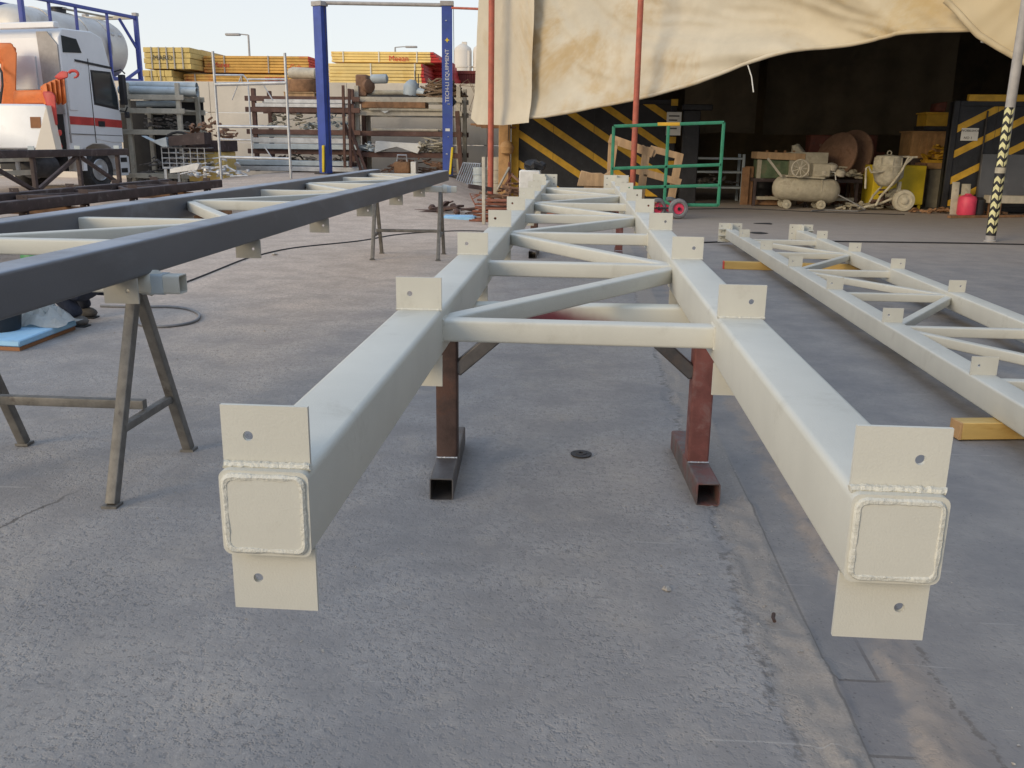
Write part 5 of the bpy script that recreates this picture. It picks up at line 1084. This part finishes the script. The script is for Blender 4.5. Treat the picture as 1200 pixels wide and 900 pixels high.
for i, (u, lean, wd_, mt) in enumerate(((1111, .06, .16, RACKP), (1117, .1, .2, DUSTY))):
    q = on_z(u, 251-i); q.y = 20.3+.06*i; tag(MB().prism([(q.x, q.y, 0), (q.x+wd_, q.y, 0), (q.x+wd_+.04, q.y+.18, .72-.04*i), (q.x+.04, q.y+.18, .72-.04*i)], (0, .03, 0)).build('offcut_board', mt, bevel=.004), ('left', 'right')[i]+' pale board leaning on the right striped gate', 'board')
q = on_z(1131, 252); jc = thing('red_canister', 'red plastic canister on the floor by the right striped gate', 'canister', (q.x, 20.2, 0))
MB().lathe([(.18, 0), (.2, .03), (.2, .36), (.17, .42), (.08, .45), (.06, .48)], (q.x, 20.2, 0), n=20).build('body', PINK, jc); MB().lathe([(.1, 0), (.13, .02), (.13, .34), (.06, .4)], (q.x+.3, 20.3, 0), n=16).build('lid_drum', BLKPL, jc)
tag(MB().bar(on_z(1112, 254, .03), on_z(1200, 253, .03), .1, .05).build('floor_batten', OLDWOOD), 'thin wooden batten on the floor by the right striped gate', 'batten')
tag(MB().b2((XL+.35, Yr+.1, 2.52), (XL+.6, Yr+.5, 2.66)).build('roof_box', DUSTY, bevel=.01) , 'small pale box on the roof of the right container', 'box') if False else None

# ------------------------------------------------------------------ green trolley frame, wooden frame, cartons
gt = thing('trolley_frame', 'green tube trolley frame on pneumatic wheels with pink rims', 'trolley', on_z(792, 254)); yt = 17.75
def gpx(u, v): return at_y(u, v, yt)
xL, xM, xR = gpx(718, 180).x, gpx(780.5, 200).x, gpx(845, 190).x
zT0, zT1 = gpx(718, 148).z, gpx(845, 143.5).z; lz = lambda x, zl, zr: zl+(zr-zl)*(x-xL)/(xR-xL)
def gbar(p, q, r_=.032): MB().shs(p, q, 2*r_, 2*r_, r_*.4).build('tube', GREENP, gt)
gbar((xL, yt, zT0), (xR, yt, zT1))
zm0, zm1 = gpx(718, 197.5).z, gpx(843, 193).z; zn0, zn1 = gpx(752, 221).z, gpx(842, 217).z; zb0 = gpx(842, 241).z
gbar((xL, yt, zm0), (xR, yt, zm1)); gbar((xL, yt, zn0-.0), (xR, yt, zn1)); gbar((xM+.2, yt, zb0+.0), (xR, yt, zb0+.01))
gbar((xL, yt, zT0), (xL, yt, zn0)); gbar((xR, yt, zT1), (xR, yt, zb0)); gbar((xM, yt+.0, lz(xM, zT0, zT1)), (xM, yt, .30))
MB().shs((xM-.22, yt, lz(xM, zT0, zT1)+.001), (xM+.22, yt, lz(xM, zT0, zT1)+.008), .068, .068, .01).build('yellow_band', HAZY, gt)
gbar((xM, yt, .34), (xM+.2, yt-.05, .24), .03); gbar((xM, yt, .34), (xM-.2, yt-.05, .24), .03); MB().cyl((xM-.25, yt-.1, .21), (xM+.45, yt-.1, .21), .02, 8).build('axle', DARKSTEEL, gt)
def twheel(x, y, rz, r=.205):
    ax_ = Vector((math.sin(rz), -math.cos(rz), 0)); c = Vector((x, y, r))
    w_ = MB().lathe([(r*.56, -.04), (r*.7, -.055), (r*.92, -.045), (r, -.015), (r, .015), (r*.92, .045), (r*.7, .055), (r*.56, .04)], c, ax_, 28, cap=False).build('wheel', HOSE, gt)
    MB().lathe([(r*.57, .02), (r*.52, .035), (r*.35, .01), (r*.2, .015), (r*.18, .05), (.01, .055)], c, ax_, 24).build('rim', PINK, w_); MB().lathe([(r*.57, -.03), (.01, -.03)], c, ax_, 20).build('rim_back', PINK, w_); MB().lathe([(.035, .05), (.035, .065), (.005, .066)], c, ax_, 12).build('hub_cap', BLKPL, w_)
twheel(gpx(794, 245).x, yt-.14, R(12)); twheel(gpx(770, 245).x, yt-.05, R(25)); twheel(gpx(787, 240).x, yt+.45, R(12))
wf = thing('broken_crate', 'broken pale wooden crate frame leaning behind the green trolley', 'crate frame', (xM, 19.2, 0)); yw = 19.0
def wpx(u, v): return at_y(u, v, yw)
for i, (ua, va, ub, vb, wd_) in enumerate(((714, 162, 765, 180, .18), (762, 174, 800, 184, .14), (740, 198, 798, 214, .15), (717, 165, 715, 204, .14), (758, 172, 750, 236, .17), (797, 180, 785, 242, .17), (722, 164, 717, 200, .1), (752, 172, 768, 182, .1))):
    a, b = wpx(ua, va), wpx(ub, vb); MB().bar(a+Vector((0, .05*(i % 2), 0)), b+Vector((0, .05*(i % 2), 0)), .03, wd_, up=(0, 0, 1) if abs(ua-ub) > 25 else (1, 0, 0)).build('slat', WOOD, wf, bevel=.004)
ctn = thing('cardboard', 'crumpled brown cardboard behind the far end of the cream truss', 'cardboard', (at_y(690, 210, 18).x, 18, 0))
MB().prism([at_y(u, v, 18.2) for u, v in ((676, 218), (681, 200), (693, 203), (705, 203), (708, 205), (716, 200), (722, 205), (722, 219))], (0, .35, 0)).build('box', WOOD, ctn, bevel=.012)
MB().b2((at_y(684, 225, 18.3).x, 18.25, 0), (at_y(716, 225, 18.3).x, 18.5, .62)).build('lower_box', WOOD, ctn, bevel=.01)
ps = thing('polystyrene_block', 'white polystyrene block behind the left chord of the cream truss', 'polystyrene', (at_y(618, 220, 17).x, 17, 0)); a, b = at_y(608.5, 199.5, 17), at_y(632, 240, 17)
MB().b2((a.x, 17, 0), (b.x, 17.5, a.z)).build('block', POLY, ps, bevel=.02)
bg_ = ell(((a.x+b.x)/2+.08, 17.2, a.z+.09), (.24, .17, .10), 14, 8); bg_.V = [v+Vector((mn.noise(v*9), mn.noise(v*9+Vector((5, 0, 0))), mn.noise(v*9+Vector((0, 7, 0)))))*.07 for v in bg_.V]
for v in bg_.V: v.z = max(v.z, a.z+.003)
tag(bg_.build('plastic_bag', BLKPL, smooth=25), 'crumpled dark plastic bag on the polystyrene block', 'plastic bag')

# ------------------------------------------------------------------ machines in the workshop
cm = thing('air_compressor', 'dusty beige air compressor tank on small wheels', 'air compressor', (5.4, 21.4, 0)); yk = 21.5
k0, k1 = at_y(905, 218, yk), at_y(984, 226, yk); zc = (k0.z+k1.z)/2; Lk = k1.x-k0.x; rk = .29
MB().lathe([(.02, 0), (.14, .03), (.24, .10), (rk, .22), (rk, Lk-.22), (.24, Lk-.10), (.14, Lk-.03), (.02, Lk)], (k0.x, yk, zc+.05), (1, 0, -.06), 28).build('tank', DUSTY, cm, smooth=60)
MB().lathe([(rk+.002, 0), (rk+.01, .005), (rk+.01, .02), (rk+.002, .025)], (k0.x+Lk*.68, yk, zc+.012), (1, 0, -.06), 28, cap=False).build('seam', DUSTY, cm)
for (u, v) in ((921, 238), (961, 239)):
    q = at_y(u, v, yk-.2); MB().bar((q.x, yk-.1, .12), (q.x, yk, zc-.2), .07, .09, up=(0, 1, 0)).build('leg', DUSTY, cm)
    for yy_ in (yk-.28, yk+.22): w_ = MB().lathe([(.02, -.045), (.10, -.045), (.11, -.03), (.11, .03), (.10, .045), (.02, .045)], (q.x, yy_, .11), (0, 1, 0), 18).build('wheel', DUSTY, cm); MB().lathe([(.045, 0), (.03, .02), (.005, .022)], (q.x, yy_-.046, .11), (0, -1, 0), 10).build('hub', MIXER, w_)
hp = at_y(937, 178, yk)
blk = at_y(970, 194, yk)
MB().bar((k0.x+.25, yk, zc+.32), (k0.x+Lk-.45, yk, zc+.28), .45, .04).build('deck', DUSTY, cm)
MB().b2((hp.x+.3, yk-.25, zc+.30), (hp.x+.72, yk+.15, zc+.62)).build('motor_block', DUSTY, cm, bevel=.03)
for k in range(3): MB().lathe([(.08, 0), (.12, .03), (.12, .13), (.09, .16)], (hp.x+.55+.2*k, yk-.12, zc+.33+.13*(k % 2)), (.2, -.3, 1), 14).build('cylinder_head', RACKP, cm)
fw_ = thing('flywheel', 'pale spoked flywheel on the compressor pump', 'flywheel', (hp.x, yk-.33, zc+.55)); cw = Vector((hp.x-.02, yk-.33, zc+.50))
MB().tube([cw+Vector((.2*math.cos(a), 0, .2*math.sin(a))) for a in [k*.2618 for k in range(24)]], .022, 8, True).build('rim', RACKP, fw_)
for k in range(9): a_ = k*.698; MB().cyl(cw, cw+Vector((.195*math.cos(a_), 0, .195*math.sin(a_))), .013, 6).build('spoke', RACKP, fw_)
MB().cyl(cw+Vector((0, -.03, 0)), cw+Vector((0, .2, 0)), .035, 10).build('hub', RACKP, fw_)
MB().tube([(k0.x+Lk-.5, yk-.1, zc+.26), (k0.x+Lk-.45, yk-.15, zc+.42), (k0.x+Lk-.2, yk-.15, zc+.42), (k0.x+Lk-.15, yk-.1, zc+.24)], .015, 6).build('pipe', PAPER, cm)
MB().bar((k0.x+.15, yk-.25, zc+.3), (k0.x-.22, yk-.3, zc+.72), .035, .05).build('handle', RACKP, cm)
wb = thing('workbench', 'long low steel bench behind the air compressor', 'workbench', (5.4, 22.4, 0)); bx0, bx1 = at_y(882, 220, 22.2).x, at_y(1008, 220, 22.2).x
MB().b2((bx0, 22.1, .60), (bx1, 23, .68)).build('top', BROWN, wb)
for x in (bx0+.04, (bx0+bx1)/2, bx1-.1):
    for yy_ in (22.14, 22.94): MB().shs((x, yy_, 0), (x, yy_, .60), .07, .07, .008, up=(0, 1, 0)).build('leg', BROWN, wb)
MB().b2((bx0+.05, 22.15, .16), (bx1-.05, 22.2, .24)).build('lower_rail', DUSTY, wb); MB().b2((bx0+.1, 22.3, .02), (bx0+1.0, 22.8, .15)).build('drawer_board', OLDWOOD, wb)
gb = thing('machine_casing', 'faded green machine casing with plank top on the bench', 'machine', (at_y(907, 210, 22.3).x, 22.5, .681)); a, b = at_y(889, 187, 22.25), at_y(927, 209, 22.25)
MB().b2((a.x, 22.2, .681), (b.x, 22.9, a.z)).build('casing', CAKEDGREEN, gb, bevel=.015); MB().b2((a.x-.02, 22.19, .681), (a.x+.07, 22.3, a.z)).build('side_frame', DUSTY, gb)
MB().box(((a.x+b.x)/2+.1, 22.5, a.z+.09), (b.x-a.x+.35, .8, .17), ry=.03).build('plank_top', WOOD, gb, bevel=.01)
for k in range(4): MB().box((a.x+.2+.22*k, 22.3, a.z+.20), (.05, .05, .06)).build('peg', OLDWOOD, gb)
rg_ = ell((at_y(934, 178, 22.6).x, 22.6, at_y(934, 186, 22.6).z+.1), (.2, .2, .24), 12, 8); rg_.V = [v+Vector((mn.noise(v*6), 0, mn.noise(v*6+Vector((4, 0, 0)))))*.1 for v in rg_.V]
tag(rg_.build('cloth_bundle', DUSTY, smooth=30), 'beige cloth bundle lying behind the flywheel', 'cloth')
MB().b2((at_y(924, 200, 22.2).x, 22.12, .69), (at_y(968, 200, 22.2).x, 22.8, 1.32)).build('pump_box', DUSTY, None); tag(bpy.data.objects['pump_box'], 'dusty machine block on the bench behind the flywheel', 'machine')
for i, (u, v, r_, y) in enumerate(((983, 184, .62, 22.9), (1000, 183, .66, 23.3))):
    c = at_y(u-2, v, y); ax_ = Vector((-.78, -.55, .30-.1*i)); t = thing('cable_reel', ('front', 'rear')[i]+' brown round flange disc leaning behind the compressor', 'reel disc', (c.x, y, 0), 'brown reel discs')
    MB().lathe([(.05, 0), (r_-.02, 0), (r_, .015), (r_, .06), (r_-.02, .075), (.05, .075)], c, ax_, 36).build('flange', RUSTDISC, t); MB().lathe([(.12, -.06), (.12, 0), (.05, 0)], c, ax_, 16).build('hub', RUSTDISC, t)
    MB().bar((c.x+.2, y+.15, 0), (c.x+.05, y+.12, c.z-.3), .08, .08, up=(0, 1, 0)).build('prop', OLDWOOD, t)
dm_ = thing('red_machine', 'dark red steel machine frame at the back of the workshop', 'machine', (at_y(1000, 220, 24.2).x, 24.2, 0))
for i, (u0, u1, v0) in enumerate(((950, 968, 158), (1003, 1022, 158), (1022, 1034, 178))):
    a, b = at_y(u0, v0, 24.2), at_y(u1, 235, 24.2); MB().b2((a.x, 24.2+.1*i, 0), (b.x, 24.7+.1*i, a.z)).build('panel', DARKRED, dm_, bevel=.02)
    for zz in (.5, 1.0, 1.5):
        if zz < a.z-.1: MB().cyl(((a.x+b.x)/2, 24.19+.1*i, zz), ((a.x+b.x)/2, 24.16+.1*i, zz), .04, 10).build('bolt', RUSTDISC, dm_)
MB().b2((at_y(950, 200, 24.4).x, 24.5, .2), (at_y(1034, 200, 24.4).x, 24.9, .8)).build('base', DARKRED, dm_)
# mixer
mx = thing('cement_mixer', 'cement-caked portable mixer on two wheels with tilted handles', 'cement mixer', on_z(1050, 245)); ym = 21.4
def mp(u, v, dy=0): return at_y(u, v, ym+dy)
c = mp(1040, 200); MB().lathe([(.16, -.36), (.27, -.24), (.33, -.02), (.33, .06), (.35, .08), (.35, .12), (.32, .14), (.31, .30), (.29, .34), (.05, .37)], (c.x, ym, c.z+.0), (0, 0, 1), 26).build('drum', MIXER, mx, smooth=50)
for k in range(8): a_ = k*.785; MB().bar((c.x+.335*math.cos(a_), ym+.335*math.sin(a_), c.z-.02), (c.x+.32*math.cos(a_), ym+.32*math.sin(a_), c.z+.3), .02, .04).build('rib', MIXER, mx)
MB().tube([(c.x+.05*math.cos(k*.785), ym, c.z+.41+.05*math.sin(k*.785)) for k in range(8)], .012, 6, True).build('lifting_ring', MIXER, mx)
hl = [mp(1070, 184), mp(1060, 184), mp(1052, 200), mp(1040, 216), mp(1027, 230), mp(1022, 240)]
for dy in (-.28, .25): MB().tube([p+Vector((0, dy, 0)) for p in hl], .028, 8).build('handle', MIXER, mx)
MB().tube([mp(1070, 184, -.28), mp(1060, 193, -.28)], .03, 8).build('grip', MIXER, mx)
MB().tube([mp(1014, 221, -.3), mp(1015, 197, -.3), mp(1018, 195, -.3), mp(1021, 202, -.3), mp(1032, 201, -.3), mp(1050, 198, -.2)], .025, 8).build('tilt_lever', MIXER, mx)
MB().tube([mp(1012, 243, -.2), mp(1030, 239, -.2), mp(1045, 233, -.2)], .03, 8).build('stand_leg', MIXER, mx); MB().tube([mp(1022, 244, .25), mp(1035, 240, .25), mp(1050, 236, .2)], .03, 8).build('stand_leg', MIXER, mx)
MB().prism([mp(1055, 190), mp(1060, 196), mp(1059, 208), mp(1052, 213), mp(1044, 211), mp(1037, 200)], (0, .25, 0)).build('gear_guard', MIXER, mx, bevel=.02)
MB().bar(mp(1054, 213), mp(1052, 230), .08, .08, up=(0, 1, 0)).build('axle_post', MIXER, mx)
for dy in (-.34, .3): w_ = MB().lathe([(.03, -.06), (.15, -.06), (.17, -.08), (.24, -.075), (.255, -.03), (.255, .03), (.24, .075), (.17, .08), (.15, .06), (.03, .06)], (mp(1053, 234).x, ym+dy, .255), (0, 1, 0), 26).build('wheel', MIXER, mx); MB().lathe([(.09, 0), (.08, .03), (.01, .05)], (mp(1053, 234).x, ym+dy-.065, .255), (0, -1, 0), 14).build('hub', MIXER, mx)
MB().cyl((mp(1053, 234).x, ym-.34, .255), (mp(1053, 234).x, ym+.3, .255), .025, 8).build('axle', MIXER, mx)
scr = scrap('dark engine parts under the mixer drum', (mp(1036, 230).x, ym+.1, .05), (.4, .4, .5), 24, RUSTBROWN, .25)
yb = thing('yellow_cabinet', 'bright yellow steel cabinet on short feet behind the mixer', 'cabinet', on_z(1072, 243)); a, b = at_y(1024, 207, 22), at_y(1081, 237, 22)
MB().b2((a.x, 22, .10), (b.x, 22.85, at_y(1060, 194, 22).z)).build('body', YELP, yb, bevel=.012)
for x in (a.x+.06, b.x-.06):
    for yy_ in (22.06, 22.78): MB().b2((x-.03, yy_-.03, 0), (x+.03, yy_+.03, .101)).build('foot', YELP, yb)
MB().b2((b.x+.002, 22.02, .15), (b.x+.012, 22.83, 1.1)).build('side_panel', RUSTDISC, yb)
tag(MB().b2((at_y(1088, 215, 22.6).x, 22.6, 0), (at_y(1106, 215, 22.6).x, 23.3, .95)).build('gas_cabinet', DUSTY, bevel=.02), 'dull beige cabinet between the yellow cabinet and the container', 'cabinet')
tag(MB().b2((at_y(1084, 200, 22.7).x, 22.55, .955), (at_y(1107, 200, 22.7).x, 23.3, 1.10)).build('timber_board', TANWOOD, bevel=.01), 'tan board lying on the dull beige cabinet', 'board')
def crate(label, u0, u1, v0, v1, y, dep, mat, slats=0):
    a, b = at_y(u0, v0, y), at_y(u1, v1, y); t = thing('wooden_crate', label, 'crate', ((a.x+b.x)/2, y, b.z), 'crates stacked in the workshop')
    MB().b2((a.x, y+.02, b.z), (b.x, y+dep, a.z-.03)).build('body', mat, t, bevel=.01); MB().b2((a.x-.04, y-.02, a.z-.03), (b.x+.04, y+dep+.02, a.z+.01)).build('lid', mat, t, bevel=.005)
    for k in range(slats): x = a.x+(b.x-a.x)*(k+.5)/slats; MB().b2((x-.045, y-.002, b.z+.01), (x+.045, y+.022, a.z-.035)).build('slat', mat, t)
    return b.z
zq = crate('large tan wooden crate behind the yellow cabinet', 1070, 1107, 154, 186, 23.4, .9, TANWOOD, 5)
tag(MB().b2((at_y(1064, 200, 23.5).x, 23.35, 0), (at_y(1108, 200, 23.5).x, 24.4, zq-.003)).build('steel_stand', BROWN, bevel=.02), 'dark steel stand carrying the large tan crate', 'stand')
zq2 = crate('small yellowish crate on top of the large tan crate', 1087, 1118, 132, 148, 23.5, .7, HAZY, 0)
tag(MB().b2((at_y(1082, 149, 23.5).x, 23.45, at_y(1082, 153, 23.5).z), (at_y(1118, 149, 23.5).x, 24.2, zq2-.002)).build('steel_angle', DARKSTEEL), 'dark steel packer between the stacked crates', 'packer')
tag(MB().prism([at_y(u, v, 23.6) for u, v in ((1095, 131), (1098, 121), (1111, 119), (1108, 131))], (0, .4, 0)).build('red_tin', DARKRED, bevel=.02), 'rusty red tin on top of the small yellowish crate', 'tin')
ygm = scrap('yellow machine parts in front of the large tan crate', (at_y(1100, 190, 23.1).x, 23.2, at_y(1100, 190, 23.1).z), (.8, .3, .55), 34, HAZY, .35)
tag(MB().b2((at_y(1083, 190, 23.1).x, 22.95, at_y(1100, 192, 23.1).z), (at_y(1109, 190, 23.1).x, 23.34, at_y(1100, 187.5, 23.1).z)).build('yellow_tray', HAZY, bevel=.01), 'yellow steel tray carrying machine parts', 'tray')
lr = thing('dark_rack', 'dark steel shelf rack in the shade behind the green trolley', 'rack', (at_y(835, 220, 24).x, 24, 0)); a, b = at_y(812, 180, 23.6), at_y(868, 235, 23.6)
for x in (a.x, b.x):
    for yy_ in (23.6, 24.3): MB().shs((x, yy_, 0), (x, yy_, a.z), .07, .07, .008, up=(0, 1, 0)).build('upright', PALESTEEL, lr)
for z in (.35, .75, 1.1): MB().b2((a.x, 23.58, z), (b.x, 24.3, z+.05)).build('shelf', PALESTEEL, lr)
scrap('dim parts stored on the dark rack', ((a.x+b.x)/2, 24, .4), (1.0, .6, .4), 30, SCRAP, .4)
for i, (u0, u1, v0) in enumerate(((870, 876, 196), (874, 881, 195))): a, b = at_y(u0, v0, 22.6), at_y(u1, 235, 22.6); tag(MB().b2((a.x, 22.55+.06*i, 0), (b.x, 22.6+.06*i, a.z)).build('wood_panel', OLDWOOD, bevel=.006), ('left', 'right')[i]+' short brown panel standing left of the bench', 'panel')

# ------------------------------------------------------------------ further clutter in the shade of the workshop
for i, (u, v, y, r_, h, mt, lab) in enumerate(((1014, 240, 23.4, .24, .8, RUSTDISC, 'rusty drum standing left of the mixer'), (893, 236, 24.6, .28, .9, BLKPL, 'black drum in the dark behind the bench'), (1004, 236, 24.0, .2, .55, DUSTY, 'small dusty drum behind the bench end'))):
    q = at_y(u, v, y); t = thing('oil_drum', lab, 'drum', (q.x, y, 0))
    MB().lathe([(r_, 0), (r_+.012, .02), (r_, .04), (r_, h*.33), (r_+.015, h*.35), (r_, h*.37), (r_, h*.66), (r_+.015, h*.68), (r_, h*.7), (r_, h-.02), (r_+.012, h), (r_-.02, h-.01)], (q.x, y, 0), n=22).build('body', mt, t)
scrap('tool clutter lying on the bench behind the compressor', (at_y(985, 210, 22.5).x, 22.5, .69), (1.0, .6, .3), 40, DUSTY, .3)
scrap('dim machine parts on the floor under the bench', (at_y(940, 235, 22.6).x, 22.6, .02), (2.2, .6, .4), 60, RUSTDISC, .4)
scrap('oddments on the floor between the mixer and the compressor', (at_y(1003, 243, 21.7).x, 21.6, .005), (1.0, .7, .14), 26, DUSTY, .35)
scrap('litter along the foot of the right striped gate', (at_y(1125, 250, 20.5).x, 20.55, .005), (2.0, .4, .12), 30, OLDWOOD, .3)
q = at_y(968, 226, 21.2); poly = [Vector((k1.x-.1, yk-.2, zc-.1)), Vector((k1.x+.2, yk-.4, .2)), Vector((k1.x+.5, yk-.5, .03)), Vector((k1.x+.2, yk-.9, .02)), Vector((k1.x-.5, yk-.7, .02)), Vector((k1.x-.9, yk-1.1, .02))]
tag(MB().tube(poly, .016, 7).build('air_hose', HOSE), 'grey air hose trailing from the compressor tank', 'hose')
